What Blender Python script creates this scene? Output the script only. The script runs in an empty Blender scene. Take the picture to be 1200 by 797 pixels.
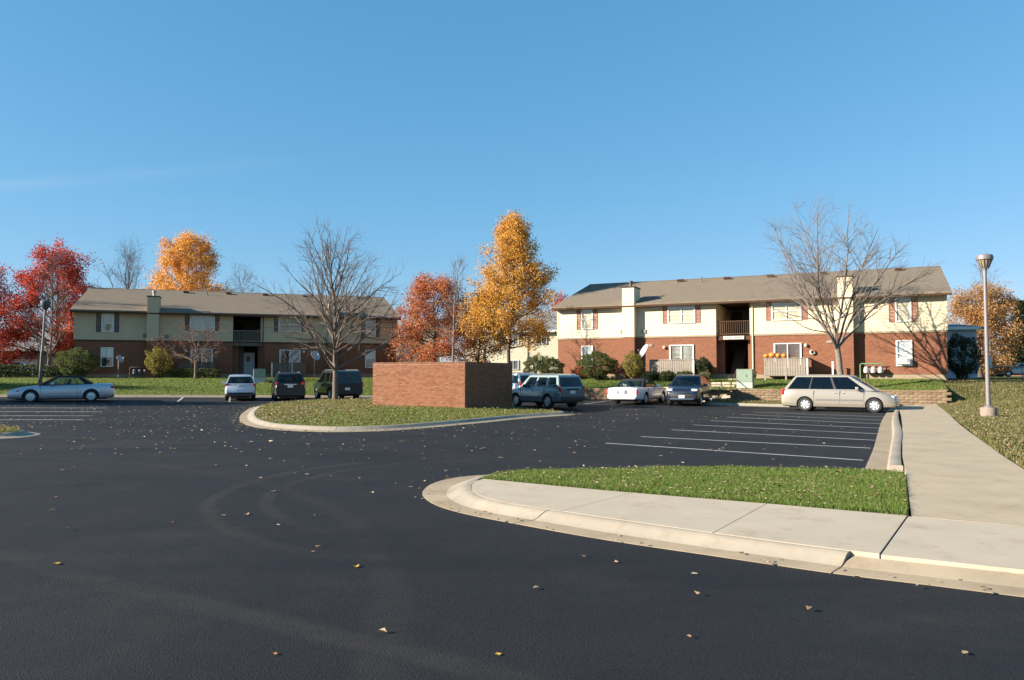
import bpy, bmesh, math, random
import numpy as np
from mathutils import Vector, Matrix
R = math.radians
rng = np.random.default_rng(7)
random.seed(7)
sc = bpy.context.scene
COL = sc.collection

# ------------------------------------------------------------------ camera, sky, sun, exposure
cam_d = bpy.data.cameras.new('camera'); cam = bpy.data.objects.new('camera', cam_d); COL.objects.link(cam)
cam.location = (0, 0, 1.8)
cam.rotation_euler = (R(90 + 2.513), 0, 0)
cam_d.sensor_width = 36.0; cam_d.lens = 36.0 * 900 / 1200
cam_d.clip_start = 0.1; cam_d.clip_end = 6000
sc.camera = cam
SUN_AZ = 75.0      # degrees from -Y towards -X (behind the camera, well to the left)
SUN_EL = 21.0
sdir = Vector((-math.sin(R(SUN_AZ)) * math.cos(R(SUN_EL)), -math.cos(R(SUN_AZ)) * math.cos(R(SUN_EL)), math.sin(R(SUN_EL))))
sun_d = bpy.data.lights.new('sun', 'SUN'); sun = bpy.data.objects.new('sun', sun_d); COL.objects.link(sun)
sun_d.energy = 5.0; sun_d.angle = R(0.5); sun_d.color = (1.0, 0.90, 0.76)
sun.rotation_euler = sdir.to_track_quat('Z', 'Y').to_euler()
W = bpy.data.worlds.new('World'); sc.world = W; W.use_nodes = True
wn = W.node_tree.nodes; wl = W.node_tree.links; wn.clear()
sky = wn.new('ShaderNodeTexSky'); sky.sky_type = 'NISHITA'; sky.sun_disc = False
sky.sun_elevation = R(SUN_EL); sky.sun_rotation = math.atan2(sdir.x, sdir.y)
sky.altitude = 0; sky.air_density = 1.0; sky.dust_density = 0.0; sky.ozone_density = 6.0
geo_ = wn.new('ShaderNodeTexCoord')
def wmath(op, a, b=0.0, clamp=False):
    n = wn.new('ShaderNodeMath'); n.operation = op; n.use_clamp = clamp
    for i_, v_ in enumerate((a, b)):
        if isinstance(v_, bpy.types.NodeSocket): wl.new(v_, n.inputs[i_])
        else: n.inputs[i_].default_value = v_
    return n.outputs[0]
d1_ = Vector((-0.67, 1.0, 0.246)).normalized(); d2_ = Vector((-0.25, 1.0, 0.283)).normalized(); nn_ = d1_.cross(d2_).normalized()
dt_ = wn.new('ShaderNodeVectorMath'); dt_.operation = 'DOT_PRODUCT'; wl.new(geo_.outputs['Generated'], dt_.inputs[0]); dt_.inputs[1].default_value = nn_
sx_ = wn.new('ShaderNodeSeparateXYZ'); wl.new(geo_.outputs['Generated'], sx_.inputs[0])
mp_ = wn.new('ShaderNodeMapping'); mp_.inputs['Scale'].default_value = (6, 6, 40); wl.new(geo_.outputs['Generated'], mp_.inputs[0])
nz_ = wn.new('ShaderNodeTexNoise'); nz_.inputs['Scale'].default_value = 1.6; nz_.inputs['Detail'].default_value = 6; wl.new(mp_.outputs[0], nz_.inputs['Vector'])
off_ = wmath('ABSOLUTE', wmath('ADD', dt_.outputs['Value'], wmath('MULTIPLY', wmath('SUBTRACT', nz_.outputs['Fac'], 0.5), 0.012)))
ci_ = wmath('SUBTRACT', 1.0, wmath('MULTIPLY', off_, 95.0), True)
ci_ = wmath('MULTIPLY', wmath('MULTIPLY', ci_, nz_.outputs['Fac']), wmath('MULTIPLY', wmath('SUBTRACT', -0.22, sx_.outputs[0]), 3.5, True))
ci_ = wmath('MULTIPLY', ci_, wmath('GREATER_THAN', sx_.outputs[1], 0.0))
bg = wn.new('ShaderNodeBackground'); bg.inputs['Strength'].default_value = 0.100
wo = wn.new('ShaderNodeOutputWorld')
# one colour curve for the whole sky dome, as the camera that took the photograph rendered this clear autumn sky
sp_ = wn.new('ShaderNodeSeparateColor'); cb_ = wn.new('ShaderNodeCombineColor'); wl.new(sky.outputs[0], sp_.inputs[0])
for k_, (g_, t_) in enumerate(((0.90, 0.652), (0.55, 1.10), (0.50, 1.38))):
    pw_ = wn.new('ShaderNodeMath'); pw_.operation = 'POWER'; wl.new(sp_.outputs[k_], pw_.inputs[0]); pw_.inputs[1].default_value = g_
    ml_ = wn.new('ShaderNodeMath'); ml_.operation = 'MULTIPLY'; wl.new(pw_.outputs[0], ml_.inputs[0]); ml_.inputs[1].default_value = t_; wl.new(ml_.outputs[0], cb_.inputs[k_])
cm_ = wn.new('ShaderNodeMix'); cm_.data_type = 'RGBA'; wl.new(wmath('MULTIPLY', ci_, 0.20), cm_.inputs[0]); wl.new(cb_.outputs[0], cm_.inputs[6]); cm_.inputs[7].default_value = (2.6, 3.0, 3.4, 1)
wl.new(cm_.outputs[2], bg.inputs[0]); wl.new(bg.outputs[0], wo.inputs[0])
sc.view_settings.view_transform = 'Standard'; sc.view_settings.look = 'None'
sc.view_settings.exposure = 1.45; sc.view_settings.gamma = 1.0
sc.render.engine = 'CYCLES'
sc.cycles.max_bounces = 6; sc.cycles.transparent_max_bounces = 12

# ------------------------------------------------------------------ materials
class NT:
    """small helper round a material's node tree"""
    def __init__(s, name):
        s.m = bpy.data.materials.new(name); s.m.use_nodes = True
        s.t = s.m.node_tree; s.n = s.t.nodes; s.l = s.t.links
        s.b = s.n['Principled BSDF']; s.out = s.n['Material Output']
    def new(s, t, **k):
        n = s.n.new(t)
        for a, v in k.items():
            if a.startswith('i_'):
                key = a[2:]; key = int(key) if key.isdigit() else key.replace('_', ' ')
                s.set(n, key, v)
            else: setattr(n, a, v)
        return n
    def set(s, n, key, v):
        if isinstance(v, bpy.types.NodeSocket): s.l.new(v, n.inputs[key])
        else: n.inputs[key].default_value = v
    def math(s, op, a, b=0.0, c=None, clamp=False):
        n = s.new('ShaderNodeMath', operation=op, use_clamp=clamp); s.set(n, 0, a); s.set(n, 1, b)
        if c is not None: s.set(n, 2, c)
        return n.outputs[0]
    def ramp(s, fac, stops):
        n = s.new('ShaderNodeValToRGB'); s.set(n, 0, fac); e = n.color_ramp.elements
        while len(e) < len(stops): e.new(0.5)
        for i, (p, c) in enumerate(stops):
            e[i].position = p; e[i].color = (*c, 1) if len(c) == 3 else c
        return n.outputs[0]
    def noise(s, scale, vec=None, detail=4, rough=0.55):
        n = s.new('ShaderNodeTexNoise'); n.inputs['Scale'].default_value = scale
        n.inputs['Detail'].default_value = detail; n.inputs['Roughness'].default_value = rough
        if vec is not None: s.l.new(vec, n.inputs['Vector'])
        return n.outputs['Fac']
    def mix(s, fac, a, b, blend='MIX'):
        n = s.new('ShaderNodeMix', data_type='RGBA', blend_type=blend)
        s.set(n, 0, fac)
        for k, v in ((6, a), (7, b)): s.set(n, k, v if isinstance(v, bpy.types.NodeSocket) else (*v, 1) if len(v) == 3 else v)
        return n.outputs[2]
    def pos(s): return s.new('ShaderNodeNewGeometry').outputs['Position']
    def obj(s): return s.new('ShaderNodeTexCoord').outputs['Object']
    def island(s): return s.new('ShaderNodeNewGeometry').outputs['Random Per Island']
    def sep(s, v):
        n = s.new('ShaderNodeSeparateXYZ'); s.l.new(v, n.inputs[0]); return n.outputs
    def comb(s, x, y, z=0.0):
        n = s.new('ShaderNodeCombineXYZ'); s.set(n, 0, x); s.set(n, 1, y); s.set(n, 2, z); return n.outputs[0]
    def bump(s, h, strength=0.3, dist=0.02):
        n = s.new('ShaderNodeBump'); s.set(n, 'Height', h); n.inputs['Strength'].default_value = strength
        n.inputs['Distance'].default_value = dist; s.l.new(n.outputs[0], s.b.inputs['Normal'])
    def col(s, c): s.set(s.b, 'Base Color', c if isinstance(c, bpy.types.NodeSocket) else (*c, 1))
    def rough(s, r, spec=None):
        s.set(s.b, 'Roughness', r)
        if spec is not None: s.b.inputs['Specular IOR Level'].default_value = spec

def flat(name, c, rough=0.6, var=0.12, scale=6.0, metal=0.0, spec=None, bump=0.0, bscale=40.0):
    t = NT(name); o = t.obj(); n = t.noise(scale, o)
    a = tuple(max(0, x * (1 - var)) for x in c); b = tuple(min(1, x * (1 + var)) for x in c)
    t.col(t.ramp(n, [(0.3, a), (0.7, b)])); t.rough(rough, spec); t.b.inputs['Metallic'].default_value = metal
    if bump: t.bump(t.noise(bscale, o, 6), bump, 0.01)
    return t.m

def paint(name, c, flake=0.0, rough=0.28):
    t = NT(name); o = t.obj(); n = t.noise(3.0, o, 3)
    t.col(t.mix(t.math('MULTIPLY', n, 0.25), c, tuple(x * 0.72 + 0.02 for x in c)))
    t.rough(rough); t.b.inputs['Metallic'].default_value = flake
    t.b.inputs['Coat Weight'].default_value = 0.7; t.b.inputs['Coat Roughness'].default_value = 0.06
    return t.m

def glass(name, tint, refl=1.0):
    t = NT(name); lw = t.new('ShaderNodeLayerWeight'); lw.inputs[0].default_value = 0.5
    fr = t.math('ADD', t.math('MULTIPLY', t.math('POWER', lw.outputs['Facing'], 4.0), 0.9), 0.05)
    tr = t.new('ShaderNodeBsdfTransparent'); tr.inputs[0].default_value = (*tint, 1)
    gl = t.new('ShaderNodeBsdfGlossy'); gl.inputs['Roughness'].default_value = 0.03
    mx = t.new('ShaderNodeMixShader'); t.l.new(t.math('MULTIPLY', fr, refl, clamp=True), mx.inputs[0])
    t.l.new(tr.outputs[0], mx.inputs[1]); t.l.new(gl.outputs[0], mx.inputs[2]); t.l.new(mx.outputs[0], t.out.inputs[0])
    return t.m

def brick_mat(name, c1, c2, mortar, bw=0.215, rh=0.075, dirt=0.35):
    t = NT(name); o = t.sep(t.obj())
    v = t.comb(t.math('ADD', o[0], o[1]), o[2])
    b = t.new('ShaderNodeTexBrick', offset=0.5); t.l.new(v, b.inputs['Vector'])
    b.inputs['Scale'].default_value = 1.0; b.inputs['Brick Width'].default_value = bw; b.inputs['Row Height'].default_value = rh
    b.inputs['Mortar Size'].default_value = 0.007; b.inputs['Bias'].default_value = -0.1
    b.inputs['Color1'].default_value = (*c1, 1); b.inputs['Color2'].default_value = (*c2, 1); b.inputs['Mortar'].default_value = (*mortar, 1)
    big = t.noise(0.9, t.obj(), 5)
    c = t.mix(t.math('MULTIPLY', big, dirt), b.outputs['Color'], tuple(x * 0.6 for x in c2))
    t.col(c); t.rough(0.85, 0.25); t.bump(t.math('SUBTRACT', 1.0, b.outputs['Fac']), 0.5, 0.01)
    return t.m

def leaf_mat(name, stops, transl=0.45, rough=0.55, patch=None, clump=0.0):
    t = NT(name); f_ = t.island()
    if clump: f_ = t.math('ADD', t.math('MULTIPLY', f_, 0.55), t.math('MULTIPLY', t.math('SUBTRACT', t.noise(clump, t.pos(), 3, 0.6), 0.22), 0.85), clamp=True)
    c = t.ramp(f_, stops)
    if patch: c = t.mix(t.math('MULTIPLY', t.ramp(t.noise(patch[0], t.pos(), 5, 0.65), [(0.45, (0, 0, 0)), (0.68, (1, 1, 1))]), patch[2]), c, patch[1])
    t.col(c); t.rough(rough, 0.3)
    tl = t.new('ShaderNodeBsdfTranslucent'); t.l.new(c, tl.inputs[0])
    mx = t.new('ShaderNodeMixShader'); mx.inputs[0].default_value = transl
    t.l.new(t.b.outputs[0], mx.inputs[1]); t.l.new(tl.outputs[0], mx.inputs[2]); t.l.new(mx.outputs[0], t.out.inputs[0])
    return t.m

def bark_mat(name, c1, c2):
    t = NT(name); o = t.obj(); s = t.sep(o)
    n = t.noise(1.0, t.comb(t.math('MULTIPLY', s[0], 14), t.math('MULTIPLY', s[1], 14), t.math('MULTIPLY', s[2], 4)), 5)
    t.col(t.ramp(n, [(0.3, c1), (0.7, c2)])); t.rough(0.9, 0.2); t.bump(n, 0.6, 0.02)
    return t.m

def asphalt_mat():
    t = NT('asphalt'); p = t.pos(); s = t.sep(p)
    n1 = t.noise(0.18, p, 5, 0.6); n2 = t.noise(2.2, p, 5, 0.6); gr = t.noise(170.0, p, 2, 0.7)
    c = t.ramp(n1, [(0.3, (0.0095, 0.0097, 0.0112)), (0.7, (0.0150, 0.0150, 0.0165))])
    c = t.mix(t.math('MULTIPLY', n2, 0.35), c, (0.0100, 0.0104, 0.0120))
    vo = t.new('ShaderNodeTexVoronoi'); vo.inputs['Scale'].default_value = 95; t.l.new(p, vo.inputs['Vector'])
    c = t.mix(t.ramp(vo.outputs['Color'], [(0.45, (0, 0, 0)), (0.95, (0.4, 0.4, 0.4))]), c, (0.036, 0.034, 0.033))
    fade = lambda d, w0, w1: t.new('ShaderNodeMapRange', interpolation_type='SMOOTHSTEP', i_0=d, i_1=w0, i_2=w1, i_3=1.0, i_4=0.0).outputs[0]
    wob = t.math('MULTIPLY', t.math('SUBTRACT', t.noise(0.5, p, 3), 0.5), 0.9)
    def band(ax, ay, bx, by, w, amt, wb=1.0):
        L = math.hypot(bx - ax, by - ay); nx, ny = -(by - ay) / L, (bx - ax) / L
        d = t.math('ADD', t.math('ADD', t.math('MULTIPLY', s[0], nx), t.math('MULTIPLY', s[1], ny)), -(ax * nx + ay * ny))
        d = t.math('ABSOLUTE', t.math('ADD', d, t.math('MULTIPLY', wob, wb)))
        al = t.math('ADD', t.math('ADD', t.math('MULTIPLY', s[0], ny), t.math('MULTIPLY', s[1], -nx)), -(ax * ny - ay * nx))
        e = t.math('MULTIPLY', fade(t.math('MULTIPLY', al, -1), 0, 1.2), fade(al, L - 1.0, L + 1))
        return t.math('MULTIPLY', t.math('MULTIPLY', fade(d, w * 0.3, w), e), amt)
    def ring(cx, cy, r, w, amt, x1):
        d = t.math('SQRT', t.math('ADD', t.math('POWER', t.math('SUBTRACT', s[0], cx), 2), t.math('POWER', t.math('SUBTRACT', s[1], cy), 2)))
        d = t.math('ABSOLUTE', t.math('ADD', t.math('SUBTRACT', d, r), t.math('MULTIPLY', wob, 0.25)))
        return t.math('MULTIPLY', t.math('MULTIPLY', fade(d, w * 0.2, w), fade(s[0], x1 - 2, x1)), amt)
    patchy = t.math('ADD', t.math('MULTIPLY', t.noise(4.0, p, 5, 0.7), 1.5), -0.2, clamp=True)
    m = band(-7.5, 9.15, 1.2, 3.9, 0.20, 0.7, 0.3)
    for a in (band(-12, 8.6, -4.3, 7.4, 0.45, 0.6), ring(0.8, 12.2, 5.2, 0.17, 0.85, -1.5), ring(0.8, 12.2, 4.45, 0.15, 0.7, -1.2), ring(-14.0, 4.0, 13.2, 0.25, 0.4, 2),
              ring(-9.0, 2.0, 17.0, 0.5, 0.3, 4), band(-16, 20, 2, 17.5, 0.5, 0.35), band(-20, 25.0, -6, 19.0, 0.4, 0.35)):
        m = t.math('MAXIMUM', m, a)
    c = t.mix(t.math('MULTIPLY', m, patchy), c, (0.040, 0.034, 0.027))
    # fresh seal-coat lap seams, a little darker
    sl = t.math('MAXIMUM', band(-22, 21.5, -9, 21.2, 0.12, 0.6), band(-14, 6.9, 2, 7.5, 0.35, 0.4))
    c = t.mix(sl, c, (0.006, 0.0065, 0.009))
    ov = t.new('ShaderNodeTexVoronoi'); ov.inputs['Scale'].default_value = 0.62; t.l.new(p, ov.inputs['Vector'])
    oil = t.math('MULTIPLY', fade(t.math('ADD', ov.outputs['Distance'], t.math('MULTIPLY', wob, 0.16)), 0.06, 0.20), t.ramp(ov.outputs['Color'], [(0.60, (0, 0, 0)), (0.66, (1, 1, 1))]))
    c = t.mix(t.math('MULTIPLY', oil, 0.75), c, (0.0045, 0.0045, 0.0055))
    c = t.mix(t.math('MULTIPLY', t.ramp(t.noise(0.42, p, 7, 0.72), [(0.50, (0, 0, 0)), (0.70, (1, 1, 1))]), 0.75), c, (0.028, 0.0255, 0.0225))
    c = t.mix(t.math('MULTIPLY', t.ramp(t.noise(0.21, t.comb(t.math('MULTIPLY', s[0], 0.45), s[1]), 6, 0.7), [(0.48, (0, 0, 0)), (0.62, (1, 1, 1))]), 0.6), c, (0.0065, 0.0068, 0.0085))
    # sparse cracks
    cv = t.new('ShaderNodeTexVoronoi', feature='DISTANCE_TO_EDGE'); cv.inputs['Scale'].default_value = 0.16
    wv = t.new('ShaderNodeVectorMath', operation='ADD'); t.l.new(p, wv.inputs[0])
    nz = t.new('ShaderNodeTexNoise'); nz.inputs['Scale'].default_value = 0.8; nz.inputs['Detail'].default_value = 5; t.l.new(p, nz.inputs['Vector'])
    t.l.new(nz.outputs['Color'], wv.inputs[1]); t.l.new(wv.outputs[0], cv.inputs['Vector'])
    cr = t.math('MULTIPLY', fade(cv.outputs['Distance'], 0.0008, 0.0022), t.ramp(t.noise(0.12, p, 2), [(0.5, (0, 0, 0)), (0.6, (1, 1, 1))]))
    c = t.mix(t.math('MULTIPLY', cr, 0.6), c, (0.004, 0.004, 0.005))
    t.col(c); t.rough(t.math('ADD', t.math('MULTIPLY', n2, 0.2), 0.66), 0.22)
    t.bump(t.math('ADD', gr, t.math('MULTIPLY', vo.outputs['Distance'], 1.2)), 0.55, 0.006)
    return t.m

def concrete_mat(name, c, dark=0.7, stripe=None):
    t = NT(name); p = t.pos(); n1 = t.noise(1.1, p, 6, 0.65); n2 = t.noise(14, p, 4); st_ = t.noise(2.3, p, 7, 0.75); s = t.sep(p)
    k = t.mix(t.math('MULTIPLY', n2, 0.3), t.ramp(n1, [(0.28, tuple(x * dark for x in c)), (0.62, c), (0.85, tuple(min(1, x * 1.06) for x in c))]), tuple(x * 0.85 for x in c))
    sp = t.noise(60, p, 2); k = t.mix(t.ramp(sp, [(0.66, (0, 0, 0)), (0.74, (0.4, 0.4, 0.4))]), k, tuple(x * 0.5 for x in c))
    k = t.mix(t.math('MULTIPLY', t.ramp(st_, [(0.52, (0, 0, 0)), (0.70, (1, 1, 1))]), 0.6), k, (c[0] * 0.62, c[1] * 0.56, c[2] * 0.48))
    k = t.mix(t.math('MULTIPLY', t.island(), 0.14), k, tuple(x * 0.7 for x in c))
    t.col(k); t.rough(0.9, 0.25)
    h = t.noise(120, p, 3)
    if stripe:
        w = t.math('SINE', t.math('MULTIPLY', t.math('ADD', t.math('ADD', t.math('MULTIPLY', s[0], stripe[0]), t.math('MULTIPLY', s[1], stripe[1])), t.math('MULTIPLY', n1, 0.03)), 210.0))
        h = t.math('ADD', h, t.math('MULTIPLY', w, 0.12))
    t.bump(h, 0.35, 0.006)
    return t.m

def soil_grass_mat(name, a, b, dry, dry_amt):
    t = NT(name); p = t.pos(); n1 = t.noise(0.35, p, 5, 0.6); n2 = t.noise(9, p, 6, 0.7)
    k = t.ramp(n2, [(0.3, a), (0.7, b)])
    k = t.mix(t.math('MULTIPLY', t.ramp(n1, [(0.38, (0, 0, 0)), (0.66, (1, 1, 1))]), dry_amt), k, dry)
    t.col(k); t.rough(0.95, 0.1); t.bump(t.math('ADD', t.noise(55, p, 6, 0.8), n2), 0.9, 0.05)
    return t.m

M = {}
M['asphalt'] = asphalt_mat()
M['line'] = concrete_mat('line_paint', (0.450, 0.450, 0.435), 0.55)
M['conc'] = concrete_mat('sidewalk_concrete', (0.460, 0.385, 0.290), 0.86, (0.5, 0.86))
M['conc2'] = concrete_mat('walk_concrete', (0.430, 0.345, 0.240), 0.78)
M['kerb'] = concrete_mat('kerb_concrete', (0.325, 0.280, 0.222), 0.72)
M['gutter'] = concrete_mat('gutter_concrete', (0.33, 0.262, 0.18), 0.66)
M['kerb_old'] = concrete_mat('old_kerb_concrete', (0.340, 0.275, 0.195), 0.72)
M['plinth'] = concrete_mat('plinth_concrete', (0.270, 0.210, 0.170), 0.7)
M['found'] = concrete_mat('foundation_concrete', (0.328, 0.250, 0.172), 0.75)
M['soil'] = soil_grass_mat('lawn_soil', (0.055, 0.075, 0.015), (0.105, 0.135, 0.028), (0.17, 0.145, 0.055), 0.45)
M['soil_dry'] = soil_grass_mat('dry_lawn_soil', (0.065, 0.075, 0.022), (0.14, 0.135, 0.045), (0.21, 0.165, 0.075), 0.8)
M['blade'] = leaf_mat('grass_blade', [(0, (0.085, 0.145, 0.022)), (0.5, (0.14, 0.22, 0.036)), (0.85, (0.19, 0.25, 0.055)), (1, (0.34, 0.27, 0.11))], 0.45, patch=(0.9, (0.20, 0.21, 0.06), 0.5))
M['blade_dry'] = leaf_mat('dry_grass_blade', [(0, (0.07, 0.10, 0.02)), (0.45, (0.12, 0.14, 0.035)), (0.75, (0.20, 0.17, 0.06)), (1, (0.34, 0.26, 0.12))], 0.4, patch=(0.6, (0.27, 0.215, 0.10), 0.7))
M['litter'] = leaf_mat('fallen_leaf', [(0, (0.16, 0.085, 0.03)), (0.35, (0.30, 0.185, 0.085)), (0.6, (0.47, 0.34, 0.19)), (0.9, (0.60, 0.48, 0.30)), (1, (0.40, 0.10, 0.04))], 0.15)
for k, c in dict(tan=(0.40, 0.26, 0.13), pale=(0.52, 0.40, 0.24), yellow=(0.50, 0.30, 0.03), red=(0.32, 0.05, 0.04), orange=(0.45, 0.16, 0.05)).items():
    M['leaf_' + k] = flat('leaf_' + k, c, 0.7, 0.25, 40)
M['brick'] = brick_mat('red_brick', (0.265, 0.102, 0.054), (0.185, 0.066, 0.036), (0.22, 0.130, 0.085))
t = NT('enclosure_brick'); r_ = t.island(); big = t.noise(1.3, t.obj(), 5)
t.col(t.mix(t.math('MULTIPLY', big, 0.4), t.ramp(r_, [(0, (0.15, 0.058, 0.032)), (0.25, (0.205, 0.080, 0.043)), (0.8, (0.245, 0.100, 0.053)), (1, (0.25, 0.125, 0.075))]), (0.21, 0.11, 0.065)))
t.rough(0.88, 0.2); t.bump(t.noise(60, t.obj(), 5), 0.4, 0.005); M['ebrick'] = t.m
M['mortar'] = flat('mortar', (0.25, 0.16, 0.105), 0.95, 0.15, 20)
t = NT('retaining_block'); r_ = t.island(); oi = t.new('ShaderNodeObjectInfo').outputs['Random']
t.col(t.ramp(oi, [(0, (0.190, 0.130, 0.082)), (0.5, (0.22, 0.155, 0.098)), (1, (0.25, 0.182, 0.118))])); t.rough(0.95, 0.15)
t.bump(t.noise(25, t.obj(), 6), 0.8, 0.02); M['block'] = t.m
M['siding'] = flat('cream_siding', (0.620, 0.520, 0.350), 0.6, 0.05, 1.5, bump=0.1)
M['siding_left'] = flat('olive_cream_siding', (0.530, 0.400, 0.255), 0.65, 0.07, 1.5, bump=0.1)  # somewhat darker siding tone, used on the left block
M['cream'] = flat('cream_render', (0.600, 0.540, 0.400), 0.7, 0.05, 1.0)
M['bluegrey'] = flat('bluegrey_siding', (0.42, 0.47, 0.53), 0.7, 0.08, 1.0)
M['greybrown'] = flat('greybrown_siding', (0.20, 0.17, 0.15), 0.7, 0.1, 1.0)
M['trim'] = flat('brown_trim', (0.085, 0.048, 0.030), 0.8, 0.15, spec=0.12)
M['shutter'] = flat('shutter_brown', (0.27, 0.125, 0.085), 0.6, 0.12, 8)
M['shutter_dk'] = flat('shutter_dark', (0.085, 0.060, 0.055), 0.6, 0.12, 8)
M['white'] = flat('white_paint', (0.680, 0.671, 0.637), 0.45, 0.05)
t = NT('window_blind'); sl_ = t.math('SINE', t.math('MULTIPLY', t.sep(t.obj())[2], 125.0))
k = t.ramp(t.new('ShaderNodeObjectInfo').outputs['Random'], [(0, (0.50, 0.49, 0.45)), (0.5, (0.70, 0.69, 0.65)), (1, (0.78, 0.78, 0.76))]); t.col(t.mix(t.math('MULTIPLY', t.math('ADD', sl_, 1.0), 0.16), k, (0.30, 0.30, 0.30))); t.rough(0.8); M['blind'] = t.m
M['screen'] = flat('insect_screen', (0.30, 0.31, 0.32), 0.8, 0.12, 3)
M['dark'] = flat('dark_room', (0.03, 0.03, 0.035), 0.9, 0.2)
M['drape'] = flat('pale_drape', (0.62, 0.60, 0.50), 0.9, 0.1, 5)
M['wood'] = flat('weathered_wood', (0.270, 0.225, 0.180), 0.85, 0.28, 7, bump=0.4)
M['wood_dk'] = flat('dark_wood', (0.13, 0.10, 0.08), 0.85, 0.25, 7)
M['steel'] = flat('grey_steel', (0.294, 0.287, 0.294), 0.45, 0.1, metal=0.6)
M['pole'] = flat('lamp_pole_paint', (0.175, 0.155, 0.160), 0.5, 0.08, 4, metal=0.15)
M['pole_dk'] = flat('dark_lamp_paint', (0.07, 0.07, 0.07), 0.5, 0.15)
M['pole_lit'] = flat('sunlit_pole_tone', (0.16, 0.16, 0.17), 0.45, 0.15, metal=0.4)
M['lens'] = flat('lamp_lens', (0.28, 0.24, 0.12), 0.25, 0.2)
M['xform'] = flat('transformer_green', (0.208, 0.264, 0.200), 0.5, 0.06)
M['xform_pale'] = flat('transformer_pad', (0.375, 0.398, 0.352), 0.8, 0.1)
M['dish'] = flat('dish_grey', (0.403, 0.403, 0.403), 0.4, 0.06)
M['pumpkin'] = flat('pumpkin_skin', (0.62, 0.20, 0.03), 0.45, 0.15, 10)
M['stem'] = flat('pumpkin_stem', (0.20, 0.18, 0.07), 0.8, 0.2)
M['roof'] = None
t = NT('roof_shingle'); o = t.obj(); s = t.sep(o)
b = t.new('ShaderNodeTexBrick', offset=0.5); t.l.new(t.comb(s[0], s[1]), b.inputs['Vector'])
b.inputs['Scale'].default_value = 1.0; b.inputs['Brick Width'].default_value = 0.31; b.inputs['Row Height'].default_value = 0.145; b.inputs['Mortar Size'].default_value = 0.006
b.inputs['Color1'].default_value = (0.195, 0.157, 0.112, 1); b.inputs['Color2'].default_value = (0.15, 0.12, 0.087, 1); b.inputs['Mortar'].default_value = (0.11, 0.085, 0.065, 1)
k = t.mix(t.math('MULTIPLY', t.noise(0.5, o, 6, 0.7), 0.5), b.outputs['Color'], (0.19, 0.15, 0.115)); k = t.mix(t.math('MULTIPLY', t.noise(40, o, 3), 0.3), k, (0.30, 0.25, 0.19))
t.col(k); t.rough(0.95, 0.1); t.bump(t.math('ADD', t.math('SUBTRACT', 1.0, b.outputs['Fac']), t.noise(50, o, 3)), 0.5, 0.012); M['roof'] = t.m
M['roof_grey'] = flat('grey_roof', (0.19, 0.19, 0.19), 0.9, 0.15, 2, bump=0.3)
M['bark'] = bark_mat('grey_bark', (0.085, 0.066, 0.054), (0.175, 0.142, 0.115))
M['bark_dk'] = bark_mat('dark_bark', (0.055, 0.042, 0.035), (0.12, 0.09, 0.075))
M['bark_pale'] = bark_mat('pale_bark', (0.13, 0.105, 0.088), (0.23, 0.19, 0.16))
M['twig'] = flat('twig', (0.115, 0.088, 0.074), 0.9, 0.2, 3)
M['twig_pale'] = flat('pale_twig', (0.13, 0.103, 0.09), 0.9, 0.2, 3)
LV = {}
LV['red'] = leaf_mat('red_maple_leaf', [(0, (0.14, 0.012, 0.018)), (0.35, (0.36, 0.034, 0.026)), (0.7, (0.52, 0.075, 0.032)), (0.9, (0.55, 0.17, 0.04)), (1, (0.35, 0.16, 0.05))], clump=0.9)
LV['orange'] = leaf_mat('orange_leaf', [(0, (0.52, 0.20, 0.05)), (0.45, (0.72, 0.34, 0.06)), (0.85, (0.76, 0.46, 0.10)), (1, (0.55, 0.42, 0.14))], clump=0.9)
LV['mixed'] = leaf_mat('orange_green_leaf', [(0, (0.26, 0.22, 0.05)), (0.2, (0.44, 0.31, 0.07)), (0.5, (0.66, 0.33, 0.06)), (0.85, (0.70, 0.42, 0.09)), (1, (0.66, 0.22, 0.05))], clump=0.9)
LV['rust'] = leaf_mat('red_orange_leaf', [(0, (0.16, 0.055, 0.035)), (0.25, (0.40, 0.11, 0.06)), (0.6, (0.52, 0.17, 0.06)), (0.82, (0.50, 0.27, 0.09)), (1, (0.24, 0.24, 0.07))], clump=0.9)
LV['brown'] = leaf_mat('brown_orange_leaf', [(0, (0.20, 0.09, 0.04)), (0.5, (0.38, 0.18, 0.06)), (1, (0.50, 0.28, 0.10))], clump=0.9)
LV['gold'] = leaf_mat('gold_brown_leaf', [(0, (0.24, 0.11, 0.05)), (0.45, (0.42, 0.22, 0.08)), (0.8, (0.52, 0.31, 0.10)), (1, (0.45, 0.25, 0.16))], clump=0.9)
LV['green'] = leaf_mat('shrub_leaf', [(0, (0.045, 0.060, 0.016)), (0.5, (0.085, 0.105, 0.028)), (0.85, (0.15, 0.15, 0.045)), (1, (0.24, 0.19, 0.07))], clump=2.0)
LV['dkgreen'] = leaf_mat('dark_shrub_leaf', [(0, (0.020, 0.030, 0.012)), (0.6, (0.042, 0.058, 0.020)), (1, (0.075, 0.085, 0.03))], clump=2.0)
LV['yellow'] = leaf_mat('yellowing_shrub_leaf', [(0, (0.10, 0.095, 0.02)), (0.5, (0.22, 0.19, 0.04)), (0.9, (0.36, 0.29, 0.07)), (1, (0.25, 0.11, 0.04))], clump=2.0)
LV['lime'] = leaf_mat('fresh_green_leaf', [(0, (0.10, 0.15, 0.03)), (1, (0.22, 0.28, 0.07))])
LV['ever'] = leaf_mat('evergreen_needles', [(0, (0.018, 0.030, 0.014)), (1, (0.05, 0.068, 0.028))])
LV['sparse'] = leaf_mat('late_leaf', [(0, (0.14, 0.06, 0.045)), (1, (0.28, 0.12, 0.07))])
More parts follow.
